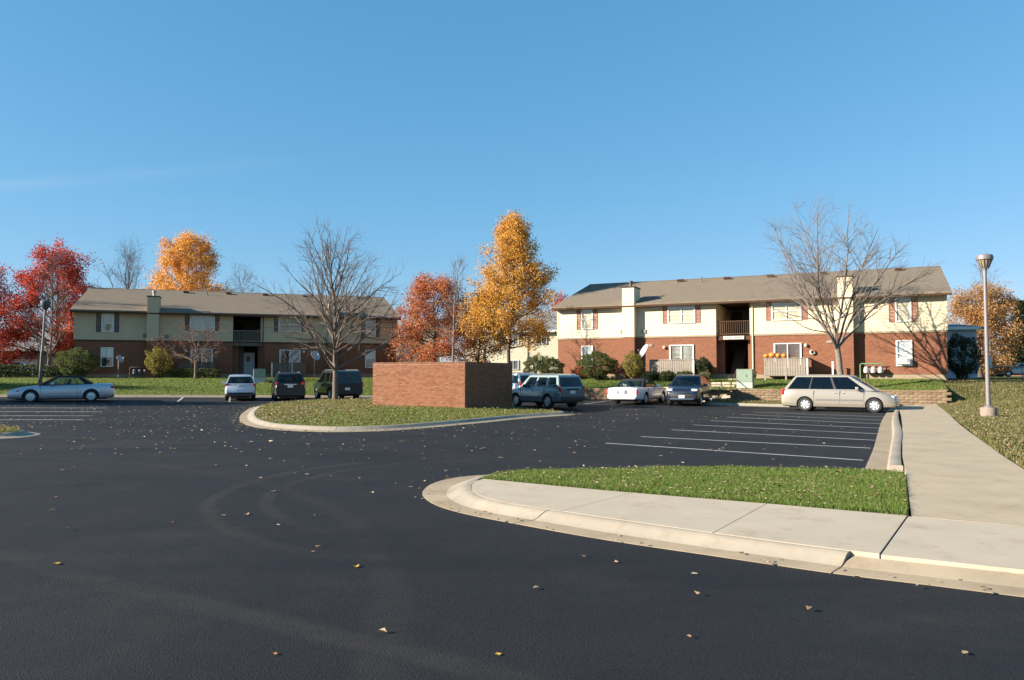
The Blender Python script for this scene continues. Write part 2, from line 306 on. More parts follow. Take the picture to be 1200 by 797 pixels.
M['rubber'] = flat('tyre_rubber', (0.018, 0.018, 0.019), 0.85, 0.2, 12)
M['rim'] = flat('alloy', (0.62, 0.62, 0.63), 0.35, 0.05, metal=0.55)
M['rim_dk'] = flat('wheel_inside', (0.03, 0.03, 0.03), 0.7, 0.1)
M['plastic'] = flat('black_plastic', (0.022, 0.022, 0.024), 0.55, 0.1)
M['greyplastic'] = flat('grey_plastic', (0.13, 0.13, 0.14), 0.55, 0.1)
M['chrome'] = flat('chrome', (0.70, 0.70, 0.72), 0.15, 0.03, metal=1.0)
M['tail'] = flat('tail_lamp_red', (0.42, 0.02, 0.015), 0.15, 0.08)
M['amber'] = flat('amber_lens', (0.60, 0.20, 0.02), 0.2, 0.08)
M['head'] = flat('headlight_lens', (0.55, 0.58, 0.62), 0.08, 0.05)
M['plate'] = flat('licence_plate', (0.68, 0.69, 0.68), 0.5, 0.1, 30)
M['seat'] = flat('car_seat', (0.05, 0.048, 0.046), 0.85, 0.1)
M['seat_tan'] = flat('car_seat_tan', (0.22, 0.18, 0.13), 0.85, 0.1)
M['cloth_top'] = flat('soft_top_cloth', (0.014, 0.013, 0.016), 0.9, 0.15)
GL_DK = glass('dark_car_glass', (0.10, 0.11, 0.12), 1.3); GL = glass('car_glass', (0.55, 0.62, 0.58), 1.2); GL_W = glass('window_glass', (0.95, 0.97, 0.97), 1.7)

# ------------------------------------------------------------------ mesh helpers
class MB:
    def __init__(s): s.v = []; s.f = []
    def add(s, vs, fs):
        o = len(s.v); s.v += [tuple(p) for p in vs]; s.f += [tuple(i + o for i in f) for f in fs]; return s
    def box(s, x0, x1, y0, y1, z0, z1, m=None):
        vs = [(x, y, z) for z in (z0, z1) for y in (y0, y1) for x in (x0, x1)]
        if m is not None: vs = [tuple(m @ Vector(p)) for p in vs]
        return s.add(vs, [(0, 2, 3, 1), (4, 5, 7, 6), (0, 1, 5, 4), (2, 6, 7, 3), (0, 4, 6, 2), (1, 3, 7, 5)])
    def cbox(s, c, d, rz=0.0, rx=0.0, ry=0.0):
        m = Matrix.Translation(c) @ Matrix.Rotation(rz, 4, 'Z') @ Matrix.Rotation(ry, 4, 'Y') @ Matrix.Rotation(rx, 4, 'X')
        return s.box(-d[0] / 2, d[0] / 2, -d[1] / 2, d[1] / 2, -d[2] / 2, d[2] / 2, m)
    def prism(s, poly, z0, z1):
        n = len(poly); a = sum(poly[i][0] * poly[(i + 1) % n][1] - poly[(i + 1) % n][0] * poly[i][1] for i in range(n))
        if a < 0: poly = poly[::-1]
        h0 = z0 if callable(z0) else (lambda x, y: z0); h1 = z1 if callable(z1) else (lambda x, y: z1)
        vs = [(x, y, h0(x, y)) for x, y in poly] + [(x, y, h1(x, y)) for x, y in poly]
        return s.add(vs, [tuple(range(n - 1, -1, -1)), tuple(range(n, 2 * n))] + [(i, (i + 1) % n, n + (i + 1) % n, n + i) for i in range(n)])
    def extr(s, poly, axis, a0, a1):
        """prism of a 2-D polygon along axis 'x' (poly = y,z) or 'y' (poly = x,z)"""
        n = len(poly); mk = (lambda p, a: (a, p[0], p[1])) if axis == 'x' else (lambda p, a: (p[0], a, p[1]))
        vs = [mk(p, a0) for p in poly] + [mk(p, a1) for p in poly]
        return s.add(vs, [tuple(range(n - 1, -1, -1)), tuple(range(n, 2 * n))] + [(i, (i + 1) % n, n + (i + 1) % n, n + i) for i in range(n)])
    def lathe(s, prof, n=16, c=(0, 0, 0), m=None, caps=True):
        vs = []
        for r, z in prof:
            for i in range(n):
                a = 2 * math.pi * i / n; vs.append(Vector((r * math.cos(a), r * math.sin(a), z)))
        if m is not None: vs = [m @ p for p in vs]
        vs = [(p[0] + c[0], p[1] + c[1], p[2] + c[2]) for p in vs]
        fs = [(k * n + i, k * n + (i + 1) % n, (k + 1) * n + (i + 1) % n, (k + 1) * n + i) for k in range(len(prof) - 1) for i in range(n)]
        if caps: fs += [tuple(range(n - 1, -1, -1)), tuple(range((len(prof) - 1) * n, len(prof) * n))]
        return s.add(vs, fs)
    def tube(s, pts, rad, n=6, caps=True):
        pts = np.asarray(pts, float); k = len(pts); rad = np.broadcast_to(np.asarray(rad, float), (k,))
        t = np.gradient(pts, axis=0); t /= np.linalg.norm(t, axis=1)[:, None] + 1e-9
        ref = np.array([0.31, 0.95, 0.05]) if abs(t[0] @ np.array([0.31, 0.95, 0.05])) < 0.9 else np.array([1., 0, 0])
        u = np.cross(t, ref); u /= np.linalg.norm(u, axis=1)[:, None] + 1e-9; w = np.cross(t, u)
        a = np.arange(n) * 2 * math.pi / n
        V = pts[:, None, :] + rad[:, None, None] * (np.cos(a)[None, :, None] * u[:, None, :] + np.sin(a)[None, :, None] * w[:, None, :])
        o = len(s.v); s.v += [tuple(p) for p in V.reshape(-1, 3).tolist()]
        for q in range(k - 1):
            for i in range(n):
                j = (i + 1) % n; s.f.append((o + q * n + i, o + q * n + j, o + (q + 1) * n + j, o + (q + 1) * n + i))
        if caps: s.f += [tuple(o + i for i in range(n - 1, -1, -1)), tuple(o + (k - 1) * n + i for i in range(n))]
        return s
    def mesh(s, name, mat, smooth=None, bevel=0.0):
        me = bpy.data.meshes.new(name); me.from_pydata(s.v, [], s.f); me.update()
        for mm in (mat if isinstance(mat, (list, tuple)) else [mat]): me.materials.append(mm)
        if bevel:
            bm = bmesh.new(); bm.from_mesh(me)
            bmesh.ops.bevel(bm, geom=[e for e in bm.edges if e.is_manifold and e.calc_face_angle(0) > 0.6], offset=bevel, segments=2, affect='EDGES', profile=0.6)
            bm.to_mesh(me); bm.free()
        if smooth is not None:
            me.polygons.foreach_set('use_smooth', [True] * len(me.polygons)); me.set_sharp_from_angle(angle=R(smooth))
        return me
    def build(s, name, mat, parent=None, smooth=None, bevel=0.0, loc=None):
        return link(name, s.mesh(name, mat, smooth, bevel), parent, loc)

def link(name, me, parent=None, loc=None):
    o = bpy.data.objects.new(name, me); COL.objects.link(o)
    if parent is not None: o.parent = parent
    if loc is not None: o.location = loc
    return o
def npmesh(name, V, F, mat):
    me = bpy.data.meshes.new(name); V = np.asarray(V, np.float32); F = np.asarray(F, np.int32)
    me.vertices.add(len(V)); me.vertices.foreach_set('co', V.ravel())
    me.loops.add(F.size); me.loops.foreach_set('vertex_index', F.ravel())
    me.polygons.add(len(F)); me.polygons.foreach_set('loop_start', np.arange(len(F), dtype=np.int32) * F.shape[1])
    me.update(calc_edges=True); me.materials.append(mat); return me
def tag(o, label=None, cat=None, group=None, kind=None):
    for k, v in (('label', label), ('category', cat), ('group', group), ('kind', kind)):
        if v: o[k] = v
    return o
def thing(name, label, cat, loc=(0, 0, 0), rz=0.0, group=None):
    o = bpy.data.objects.new(name, None); COL.objects.link(o); o.empty_display_size = 0.3
    o.location = loc; o.rotation_euler = (0, 0, rz); return tag(o, label, cat, group)
def struct(name, loc=(0, 0, 0), rz=0.0):
    o = bpy.data.objects.new(name, None); COL.objects.link(o); o.location = loc; o.rotation_euler = (0, 0, rz); o['kind'] = 'structure'; return o

def ss(a, b, x):
    t = np.clip((np.asarray(x, float) - a) / (b - a), 0, 1); return t * t * (3 - 2 * t)
def zg(x, y):
    """height of the car park: level in front, rising gently to the back and the left"""
    return 0.013 * np.maximum(0, np.asarray(y, float) - 38) + 0.018 * np.maximum(0, -np.asarray(x, float) - 8) * ss(24, 38, y)
def zf(x, y): return float(zg(x, y))
def smooth_path(pts, n=8, closed=False):
    P = np.array(pts, float); k = len(P); out = []
    for i in range(k if closed else k - 1):
        p0 = P[(i - 1) % k] if closed or i > 0 else 2 * P[0] - P[1]; p1 = P[i]; p2 = P[(i + 1) % k]
        p3 = P[(i + 2) % k] if closed or i + 2 < k else 2 * P[-1] - P[-2]
        for q in range(n):
            t = q / n; out.append(0.5 * (2 * p1 + (p2 - p0) * t + (2 * p0 - 5 * p1 + 4 * p2 - p3) * t * t + (3 * p1 - p0 - 3 * p2 + p3) * t ** 3))
    if not closed: out.append(P[-1])
    return np.array(out)
def inside(P, poly):
    poly = np.asarray(poly); x, y = P[:, 0], P[:, 1]; r = np.zeros(len(P), bool); j = len(poly) - 1
    for i in range(len(poly)):
        xi, yi = poly[i]; xj, yj = poly[j]
        c = ((yi > y) != (yj > y)) & (x < (xj - xi) * (y - yi) / (yj - yi + 1e-12) + xi); r ^= c; j = i
    return r
def sample(poly, n):
    poly = np.asarray(poly); lo, hi = poly.min(0), poly.max(0); out = []
    tot = 0
    while tot < n:
        p = lo + rng.random((n * 2, 2)) * (hi - lo); p = p[inside(p, poly)]; out.append(p); tot += len(p)
    return np.concatenate(out)[:n]
def offset_in(path, d):
    """closed path moved to its inside by d"""
    P = np.asarray(path); t = np.roll(P, -1, 0) - np.roll(P, 1, 0); t /= np.linalg.norm(t, axis=1)[:, None] + 1e-9
    n = np.stack([-t[:, 1], t[:, 0]], 1); a = np.sum(P[:, 0] * np.roll(P[:, 1], -1) - np.roll(P[:, 0], -1) * P[:, 1])
    return P + n * d * (1 if a > 0 else -1)
def loft2(A, B, prof, closed=False, gutter=None):
    """kerb between an outer path A and an inner path B; prof = (share of the way from A to B, height)"""
    A = np.asarray(A); B = np.asarray(B); m = MB(); k = len(A); n = len(prof)
    vs = []
    for i in range(k):
        z0 = zf(*A[i])
        for t_, z in prof: p = A[i] + (B[i] - A[i]) * t_; vs.append((p[0], p[1], z0 + z))
    if gutter and not closed:
        nj = 3; g = MB(); g.add(vs, [(i * n + j, (i + 1) * n + j, (i + 1) * n + j + 1, i * n + j + 1) for i in range(k - 1) for j in range(nj)]); g.build('gutter', M['gutter'], gutter, 40)
    else: nj = 0
    fs = [(i * n + j, ((i + 1) % k) * n + j, ((i + 1) % k) * n + j + 1, i * n + j + 1) for i in range(k if closed else k - 1) for j in range(nj, n - 1)]
    if not closed: fs += [tuple(range(n)), tuple((k - 1) * n + j for j in range(n - 1, -1, -1))]
    m.add(vs, fs); return m
KP = [(0, -0.12), (0, 0.006), (0.10, 0.012), (0.50, 0.030), (0.62, 0.055), (0.74, 0.100), (0.84, 0.128), (0.92, 0.138), (1.0, 0.140), (1.0, -0.12)]

def blades(poly, n, hfun, h0, h1, w, name, mat, clump=0.0):
    P = sample(poly, n) if not isinstance(poly, tuple) else poly[0]
    n = len(P); z = hfun(P[:, 0], P[:, 1]); a = rng.random(n) * 6.283; h = h0 + rng.random(n) * (h1 - h0)
    h *= 0.75 + 0.5 * (np.sin(P[:, 0] * 3.1 + 1.3 * np.sin(P[:, 1] * 2.3)) * np.sin(P[:, 1] * 3.7 + P[:, 0]) * 0.5 + 0.5)
    ln = (0.15 + 0.65 * rng.random(n)) * h; b = rng.random(n) * 6.283; w = w * (0.7 + 0.6 * rng.random(n))
    dx, dy = np.cos(a) * w / 2, np.sin(a) * w / 2; lx, ly = np.cos(b) * ln, np.sin(b) * ln
    V = np.zeros((n, 5, 3)); o = -0.01
    V[:, 0] = np.stack([P[:, 0] - dx, P[:, 1] - dy, z + o], 1); V[:, 1] = np.stack([P[:, 0] + dx, P[:, 1] + dy, z + o], 1)
    V[:, 2] = np.stack([P[:, 0] + dx * 0.8 + lx * 0.3, P[:, 1] + dy * 0.8 + ly * 0.3, z + h * 0.6], 1)
    V[:, 3] = np.stack([P[:, 0] - dx * 0.8 + lx * 0.3, P[:, 1] - dy * 0.8 + ly * 0.3, z + h * 0.6], 1)
    V[:, 4] = np.stack([P[:, 0] + lx, P[:, 1] + ly, z + h], 1)
    i = np.arange(n) * 5
    F = np.concatenate([np.stack([i, i + 1, i + 2], 1), np.stack([i, i + 2, i + 3], 1), np.stack([i + 3, i + 2, i + 4], 1)])
    o = link(name, npmesh(name, V.reshape(-1, 3), F, mat)); o['kind'] = 'stuff'; return o
def litter(P, hfun, s0, s1, name, mat, lift=0.012):
    n = len(P); z = hfun(P[:, 0], P[:, 1]) + lift; a = rng.random(n) * 6.283; s = (s0 + rng.random(n) * (s1 - s0)) / 2
    t1 = rng.normal(0, 0.35, n); t2 = rng.normal(0, 0.35, n); ca, sa = np.cos(a), np.sin(a)
    V = np.zeros((n, 6, 3))
    shp = [(-1.0, 0), (-0.3, -0.62), (0.55, -0.4), (1.05, 0.05), (0.4, 0.6), (-0.4, 0.5)]
    for k, (u, v) in enumerate(shp):
        V[:, k, 0] = P[:, 0] + (u * ca - v * sa) * s; V[:, k, 1] = P[:, 1] + (u * sa + v * ca) * s
        V[:, k, 2] = z + np.abs(u * t1 + v * t2) * s + (abs(v) * 0.45 * s)
    i = np.arange(n) * 6
    F = np.concatenate([np.stack([i, i + 1, i + 2, i + 3], 1), np.stack([i, i + 3, i + 4, i + 5], 1)])
    o = link(name, npmesh(name, V.reshape(-1, 3), F, mat)); o['kind'] = 'stuff'; return o

# ------------------------------------------------------------------ ground: terrain, car park, lawns
EL0 = np.array([-17.6, 48.9]); EE = np.array([math.cos(R(19.84)), math.sin(R(19.84))]); EM = np.array([-EE[1], EE[0]])   # edge of the left lawn
RU = np.array([math.cos(R(-25.35)), math.sin(R(-25.35))]); RB = np.array([-RU[1], RU[0]])                             # right building axes
RW0 = np.array([3.44, 57.36]) - RB * 6.5                                                                              # line of the retaining wall
def grid_sheet(name, xs, ys, f, mat, parent=None):
    X, Y = np.meshgrid(xs, ys); V = np.stack([X, Y, f(X, Y)], -1).reshape(-1, 3); nx, ny = len(xs), len(ys)
    i = (np.arange(ny - 1)[:, None] * nx + np.arange(nx - 1)[None, :]).ravel()
    o = link(name, npmesh(name, V, np.stack([i, i + 1, i + nx + 1, i + nx], 1), mat), parent); o['kind'] = 'structure'
    for p in o.data.polygons: p.use_smooth = True
    return o
def h_terrain(x, y):
    d = np.maximum(np.maximum(-44 - x, x - 29), np.maximum(-11 - y, y - 60))
    far = np.hypot(x, y)
    return -0.5 + ss(0, 2.5, d) * (1.86 + 0.15 * ss(60, 400, far))
ax = np.concatenate([-np.geomspace(3000, 60, 26), np.linspace(-55, 45, 70), np.geomspace(55, 3000, 26)])
ay = np.concatenate([-np.geomspace(3000, 30, 18), np.linspace(-25, 75, 70), np.geomspace(82, 3000, 26)])
grid_sheet('ground', ax, ay, h_terrain, M['soil'])
grid_sheet('parking_lot', np.linspace(-46, 31, 78), np.linspace(-13, 62, 76), zg, M['asphalt'])

def h_left(s, t):
    P = EL0[:, None] + EE[:, None] * np.ravel(s) + EM[:, None] * np.ravel(t)
    b = zg(*(EL0[:, None] + EE[:, None] * np.ravel(s)))
    return b + 0.13 + (1.50 - b - 0.13) * ss(-3, 15, np.ravel(t)) ** 1.0 - (1.50 - b - 0.13) * float(ss(-3, 15, 0)) * (1 - ss(0, 4, np.ravel(t)))
def lawn_st(name, o0, e, m, ss_, tt, hf, mat):
    S, T = np.meshgrid(ss_, tt); Z = hf(S, T).reshape(-1); P = o0[None] + S.reshape(-1, 1) * e[None] + T.reshape(-1, 1) * m[None]
    nx, ny = len(ss_), len(tt); i = (np.arange(ny - 1)[:, None] * nx + np.arange(nx - 1)[None, :]).ravel()
    o = link(name, npmesh(name, np.column_stack([P, Z]), np.stack([i, i + 1, i + nx + 1, i + nx], 1), mat)); o['kind'] = 'structure'
    for p in o.data.polygons: p.use_smooth = True
    return o
lawn_st('left_lawn', EL0, EE, EM, np.linspace(-45, 12.5, 59), np.concatenate([np.linspace(0.0, 16, 33), np.linspace(20, 70, 8)]), h_left, M['soil'])
def h_left_xy(x, y):
    q = np.stack([np.ravel(x), np.ravel(y)]) - EL0[:, None]; return h_left(EE @ q, EM @ q)
def h_right(s, t): return 0.83 + (1.45 - 0.83) * ss(-0.3, 6.5, t)
lawn_st('right_lawn', RW0, RU, RB, np.linspace(-1.5, 25, 40), np.concatenate([np.linspace(0.28, 7, 12), np.linspace(9, 60, 10)]), lambda s, t: h_right(s.ravel(), t.ravel()), M['soil'])
def h_right_xy(x, y):
    q = np.stack([np.ravel(x), np.ravel(y)]) - RW0[:, None]; return h_right(RU @ q, RB @ q)
WALK_R = [(6.40, 7.95), (9.04, 13.64), (10.69, 17.19), (12.94, 21.65), (17.9, 31.6), (22.6, 41.0)]
WALK_L = [(4.66, 9.05), (6.45, 12.55), (7.30, 14.42), (10.60, 21.0), (16.5, 32.8), (20.2, 40.2)]
def h_east(x, y):
    xe = np.interp(y, [p[1] for p in WALK_R], [p[0] for p in WALK_R])
    g = ss(40.5, 44, y); d = x - xe
    return 0.12 + 1.33 * ss(30, 50, y) * (ss(-0.3, 5, d) * (1 - g) + g)
ys = np.linspace(-8, 60, 90); xs_ = np.concatenate([np.linspace(0, 8, 17), np.geomspace(9, 90, 16)])
V = []
for y in ys:
    if y < 7.95: xe = 6.40 + (7.95 - y) * 1.66
    elif y <= 41: xe = float(np.interp(y, [p[1] for p in WALK_R], [p[0] for p in WALK_R]))
    else: xe = 22.6 + 0.55 + (y - 41) * 0.47
    for d in xs_: V.append((xe + d, y, float(h_east(xe + d, y))))
nx = len(xs_); i = (np.arange(len(ys) - 1)[:, None] * nx + np.arange(nx - 1)[None, :]).ravel()
o = link('right_verge', npmesh('right_verge', V, np.stack([i, i + 1, i + nx + 1, i + nx], 1), M['soil_dry'])); o['kind'] = 'structure'
for p in o.data.polygons: p.use_smooth = True

# kerb along the left lawn
kl = struct('lawn_kerb')
for k in range(19):
    a = np.linspace(-45 + k * 3.03, -45 + (k + 1) * 3.03 - 0.012, 4)
    A = EL0 + EE * a[:, None] - EM * 0.42; B = EL0 + EE * a[:, None] + EM * 0.03
    loft2(A, B, KP).build('kerb_section', M['kerb_old'], kl, 40)

# ---------------- near island: kerb, sidewalk slabs, grass
outer = [(9.5, 3.1), (7.5, 4.28), (5.5, 5.45), (4.13, 6.27), (3.56, 6.62), (2.88, 7.02), (2.02, 7.65), (1.0, 8.42), (0.15, 9.2), (-0.6, 9.95), (-1.06, 10.65), (-1.32, 11.45), (-1.36, 12.15), (-1.26, 12.8), (-0.98, 13.38), (-0.5, 13.72), (0.2, 13.92), (1.0, 14.0), (3.0, 14.2), (5.0, 14.1), (6.75, 13.6)]
inner = [(9.75, 3.48), (7.72, 4.65), (5.72, 5.80), (4.34, 6.60), (3.78, 6.92), (3.17, 7.28), (2.42, 7.83), (1.42, 8.65), (0.60, 9.36), (-0.02, 9.90), (-0.36, 10.38), (-0.54, 10.88), (-0.60, 11.38), (-0.58, 11.90), (-0.48, 12.40), (-0.26, 12.80), (0.10, 13.10), (0.60, 13.30), (3.05, 13.62), (5.0, 13.5), (6.55, 13.0)]
OA = smooth_path(outer, 6); OB = smooth_path(inner, 6)
nk = struct('front_kerb')
cuts = [0, 5 * 6 + 0, 8 * 6 + 1, 11 * 6, 15 * 6, 18 * 6, len(OA) - 1]
for a, b in zip(cuts[:-1], cuts[1:]):
    A = OA[a:b + 1].copy(); B = OB[a:b + 1].copy()
    if b < len(OA) - 1:
        for Q in (A, B): d = Q[-1] - Q[-2]; Q[-1] -= d / np.linalg.norm(d) * 0.016
    low = a == 0
    prof = [(t_, z * (0.62 if low and z > 0.03 else 1)) for t_, z in KP]
    loft2(A, B, prof if not low else KP[:4] + [(0.7, 0.062), (0.9, 0.088), (1.0, 0.100), (1.0, -0.12)], gutter=nk).build('kerb_section', M['kerb_old'] if low else M['kerb'], nk, 40)
swi = [(-0.44, 12.22), (0.57, 11.52), (1.27, 11.06), (2.09, 10.56), (2.7, 10.22), (3.57, 9.70), (4.62, 9.05), (6.40, 7.97), (8.4, 6.8), (11, 5.3)]
SWI = smooth_path(swi, 6)
fw = struct('front_sidewalk')
def nearest(P, q): return int(np.argmin(np.hypot(P[:, 0] - q[0], P[:, 1] - q[1])))
jo = [(-0.58, 11.95), (0.61, 9.34), (2.05, 8.10), (3.36, 7.16), (5.2, 6.1), (7.0, 5.07), (9.75, 3.48)]
ji = [(-0.44, 12.22), (1.62, 10.84), (3.32, 9.85), (4.60, 9.06), (6.40, 7.97), (8.3, 6.86), (11, 5.3)]
for k in range(len(jo) - 1):
    a = nearest(OB, jo[k]); b = nearest(OB, jo[k + 1]); c = nearest(SWI, ji[k]); d = nearest(SWI, ji[k + 1])
    p1 = OB[min(a, b):max(a, b) + 1]; p1 = p1[::-1] if a > b else p1
    p2 = SWI[c:d + 1]
    poly = np.concatenate([p1, p2[::-1]])
    poly = offset_in(poly, 0.007)
    z = 0.142 if k < 3 else 0.132
    MB().prism([tuple(q) for q in poly], -0.1, z + 0.0015 * k).build('slab', M['conc'], fw)
# ---------------- walk on the right with its kerb
rw = struct('right_sidewalk')
rows = [((4.66, 9.05), (6.40, 7.95)), ((6.69, 13.15), (8.60, 12.78)), ((7.83, 15.5), (9.90, 15.55)), ((9.3, 18.4), (11.35, 18.5)), ((10.85, 21.46), (12.94, 21.75)), ((12.5, 24.7), (14.5, 24.9)), ((14.2, 28.1), (16.2, 28.25)), ((15.9, 31.5), (17.95, 31.6)), ((17.5, 34.8), (19.6, 34.9)), ((20.0, 39.8), (22.6, 41.0))]
for k in range(len(rows) - 1):
    a, b = rows[k]; c, d = rows[k + 1]
    poly = [np.array(a), np.array(b)]
    poly += [np.array(d), np.array(c)]
    poly = offset_in(np.array(poly), 0.006)
    MB().prism([tuple(q) for q in poly], -0.1, lambda x, y, k=k: 0.136 + 0.0012 * (k % 3) + zf(x, y)).build('slab', M['conc2'], rw)
rk = struct('right_kerb')
A0 = smooth_path([(6.45, 14.2), (6.74, 14.75), (8.66, 18.5), (10.65, 22.5), (13.9, 29.0), (17.1, 35.2), (19.2, 39.2)], 6)
B0 = smooth_path([(6.98, 13.72), (7.26, 14.40), (9.05, 17.95), (11.13, 22.0), (14.35, 28.6), (17.5, 34.85), (19.75, 39.0)], 6)
cu = [3, 12, 18, 24, 30, len(A0) - 1]
for a, b in zip(cu[:-1], cu[1:]):
    A = A0[a:b + 1].copy(); B = B0[a:b + 1].copy()
    for Q in (A, B): d = Q[-1] - Q[-2]; Q[-1] -= d / np.linalg.norm(d) * 0.02
    loft2(A, B, [(0, -0.12), (0, 0.006), (0.12, 0.012), (0.60, 0.022), (0.64, 0.09), (0.68, 0.135), (0.75, 0.150), (0.97, 0.152), (1.0, 0.145), (1.0, -0.12)], gutter=rk).build('kerb_section', M['kerb'], rk, 40)
# grass between them
gi = np.concatenate([SWI[:nearest(SWI, (4.62, 9.05)) + 1], np.array([(4.66, 9.10), (5.5, 10.75), (6.42, 12.6), (6.58, 13.0)]), OB[nearest(OB, (-0.50, 12.3)):][::-1]])
def h_gi(x, y): return 0.135 + 0.05 * np.sin(np.clip((np.asarray(y) - 9) / 5, 0, 1) * math.pi)
V = MB().prism([tuple(p) for p in gi], -0.05, 0.142).build('front_grass_bed', M['soil']); V['kind'] = 'structure'
blades(offset_in(gi, 0.02), 80000, lambda x, y: np.full(len(x), 0.140), 0.022, 0.062, 0.007, 'front_grass', M['blade'])

# ---------------- middle island
mid = [(2.75, 33.75), (1.6, 32.3), (0.44, 30.8), (-1.59, 27.4), (-3.28, 24.95), (-4.46, 24.0), (-5.77, 23.8), (-7.37, 24.6), (-8.62, 25.9), (-9.97, 28.4), (-11.3, 32.0), (-12.3, 35.5), (-13.1, 39.0), (-13.0, 42.2), (-12.0, 45.2), (-10.2, 46.9), (-8.0, 47.4), (-5.5, 46.6), (-3.0, 44.4), (-0.6, 41.0), (1.1, 37.8), (2.3, 35.2)]
MP = smooth_path(mid, 6, True)
if np.sum(MP[:, 0] * np.roll(MP[:, 1], -1) - np.roll(MP[:, 0], -1) * MP[:, 1]) < 0: MP = MP[::-1]
MI = offset_in(MP, 0.58)
mk = struct('middle_kerb'); n = len(MP)
for k in range(22):
    a = int(round(k * n / 22)); b = int(round((k + 1) * n / 22)); ix = np.arange(a, b + 1) % n
    A = MP[ix].copy(); B = MI[ix].copy()
    for Q in (A, B): d = Q[-1] - Q[-2]; Q[-1] -= d / (np.linalg.norm(d) + 1e-9) * 0.012
    loft2(A, B, KP, gutter=mk).build('kerb_section', M['kerb'], mk, 40)
def h_mid(x, y):
    d = np.min(np.hypot(np.ravel(x)[:, None] - MI[None, ::3, 0], np.ravel(y)[:, None] - MI[None, ::3, 1]), axis=1)
    return zg(np.ravel(x), np.ravel(y)) + 0.12 + 0.16 * ss(0, 5, d)
ctr = np.array([-4.8, 35.5]); rings = [1, 0.93, 0.8, 0.6, 0.4, 0.2, 0.05]; V = []; F = []
MIe = offset_in(MI, 0.02)
for r in rings:
    P = ctr + (MIe - ctr) * r; V.append(np.column_stack([P, h_mid(P[:, 0], P[:, 1])]))
for k in range(len(rings) - 1):
    for i in range(n): F.append((k * n + i, k * n + (i + 1) % n, (k + 1) * n + (i + 1) % n, (k + 1) * n + i))
m = MB(); m.add(np.concatenate(V).tolist(), F + [tuple((len(rings) - 1) * n + i for i in range(n))])
o = m.build('middle_grass_bed', M['soil'], None, 60); o['kind'] = 'structure'
gm = sample(MIe, 75000); gm = gm[(rng.random(len(gm)) < np.where(gm[:, 1] < 38, 1, 0.4))]
M['blade_mid'] = leaf_mat('mown_grass_blade', [(0, (0.09, 0.135, 0.022)), (0.5, (0.15, 0.205, 0.036)), (0.85, (0.22, 0.23, 0.06)), (1, (0.36, 0.28, 0.12))], 0.45, patch=(0.7, (0.24, 0.205, 0.08), 0.5))
blades((gm,), 0, h_mid, 0.03, 0.07, 0.020, 'middle_grass', M['blade_mid'])
# ---------------- small island cut by the left edge of the view
li = [(-14.0, 21.5), (-13.8, 22.2), (-14.2, 23.2), (-15.6, 24.2), (-18.5, 25.2), (-22, 25.8), (-26, 25.5), (-28, 23.6), (-26, 21.6), (-22, 20.8), (-18, 20.5), (-15.3, 20.8)]
LP = smooth_path(li, 5, True)
if np.sum(LP[:, 0] * np.roll(LP[:, 1], -1) - np.roll(LP[:, 0], -1) * LP[:, 1]) < 0: LP = LP[::-1]
LI = offset_in(LP, 0.5)
lk = struct('left_island_kerb'); n = len(LP)
for k in range(12):
    ix = np.arange(int(round(k * n / 12)), int(round((k + 1) * n / 12)) + 1) % n; A = LP[ix].copy(); B = LI[ix].copy()
    for Q in (A, B): d = Q[-1] - Q[-2]; Q[-1] -= d / (np.linalg.norm(d) + 1e-9) * 0.012
    loft2(A, B, KP).build('kerb_section', M['kerb'], lk, 40)
o = MB().prism([tuple(p) for p in LI], -0.1, 0.15).build('left_grass_bed', M['soil_dry']); o['kind'] = 'structure'
blades(LI, 9000, lambda x, y: np.full(len(x), 0.15), 0.05, 0.12, 0.018, 'left_island_grass', M['blade_dry'])

# ---------------- painted stall lines
pl = struct('parking_lines')
def pline(a, b, w=0.11):
    a = np.array(a); b = np.array(b); d = (b - a) / np.linalg.norm(b - a); nn = np.array([-d[1], d[0]]) * w / 2
    k = 6; m = MB(); vs = []
    for i in range(k + 1):
        p = a + (b - a) * i / k
        for q in (p - nn, p + nn): vs.append((q[0], q[1], zf(*q) + 0.005))
    m.add(vs, [(2 * i, 2 * i + 2, 2 * i + 3, 2 * i + 1) for i in range(k)]); m.build('stall_line', M['line'], pl)
for a, b in [((7.30, 16.05), (2.43, 19.99)), ((8.66, 18.65), (3.70, 22.05)), ((9.80, 20.85), (5.12, 24.75)), ((10.95, 23.1), (6.37, 27.1)), ((12.15, 25.45), (7.6, 29.5)), ((13.25, 27.65), (8.9, 31.9)), ((14.35, 29.85), (10.1, 34.0)), ((15.5, 32.1), (11.3, 36.1))]: pline(a, b)
for a, b in [((-23.3, 35.1), (-18.9, 36.1)), ((-22.6, 32.8), (-17.9, 33.6)), ((-20.65, 30.9), (-17.0, 31.3)), ((-19.9, 29.0), (-16.3, 29.3))]: pline(a, b, 0.12)
for s in (-3.0, -0.3, 2.6, 5.4, 8.2, 11.0): p = EL0 + EE * s - EM * 0.6; pline(p, p - EM * 4.9)
for s in (1.0, 3.7, 6.4, 9.1): p = RW0 + RU * s - RB * 0.5; pline(p, p - RB * 4.9)

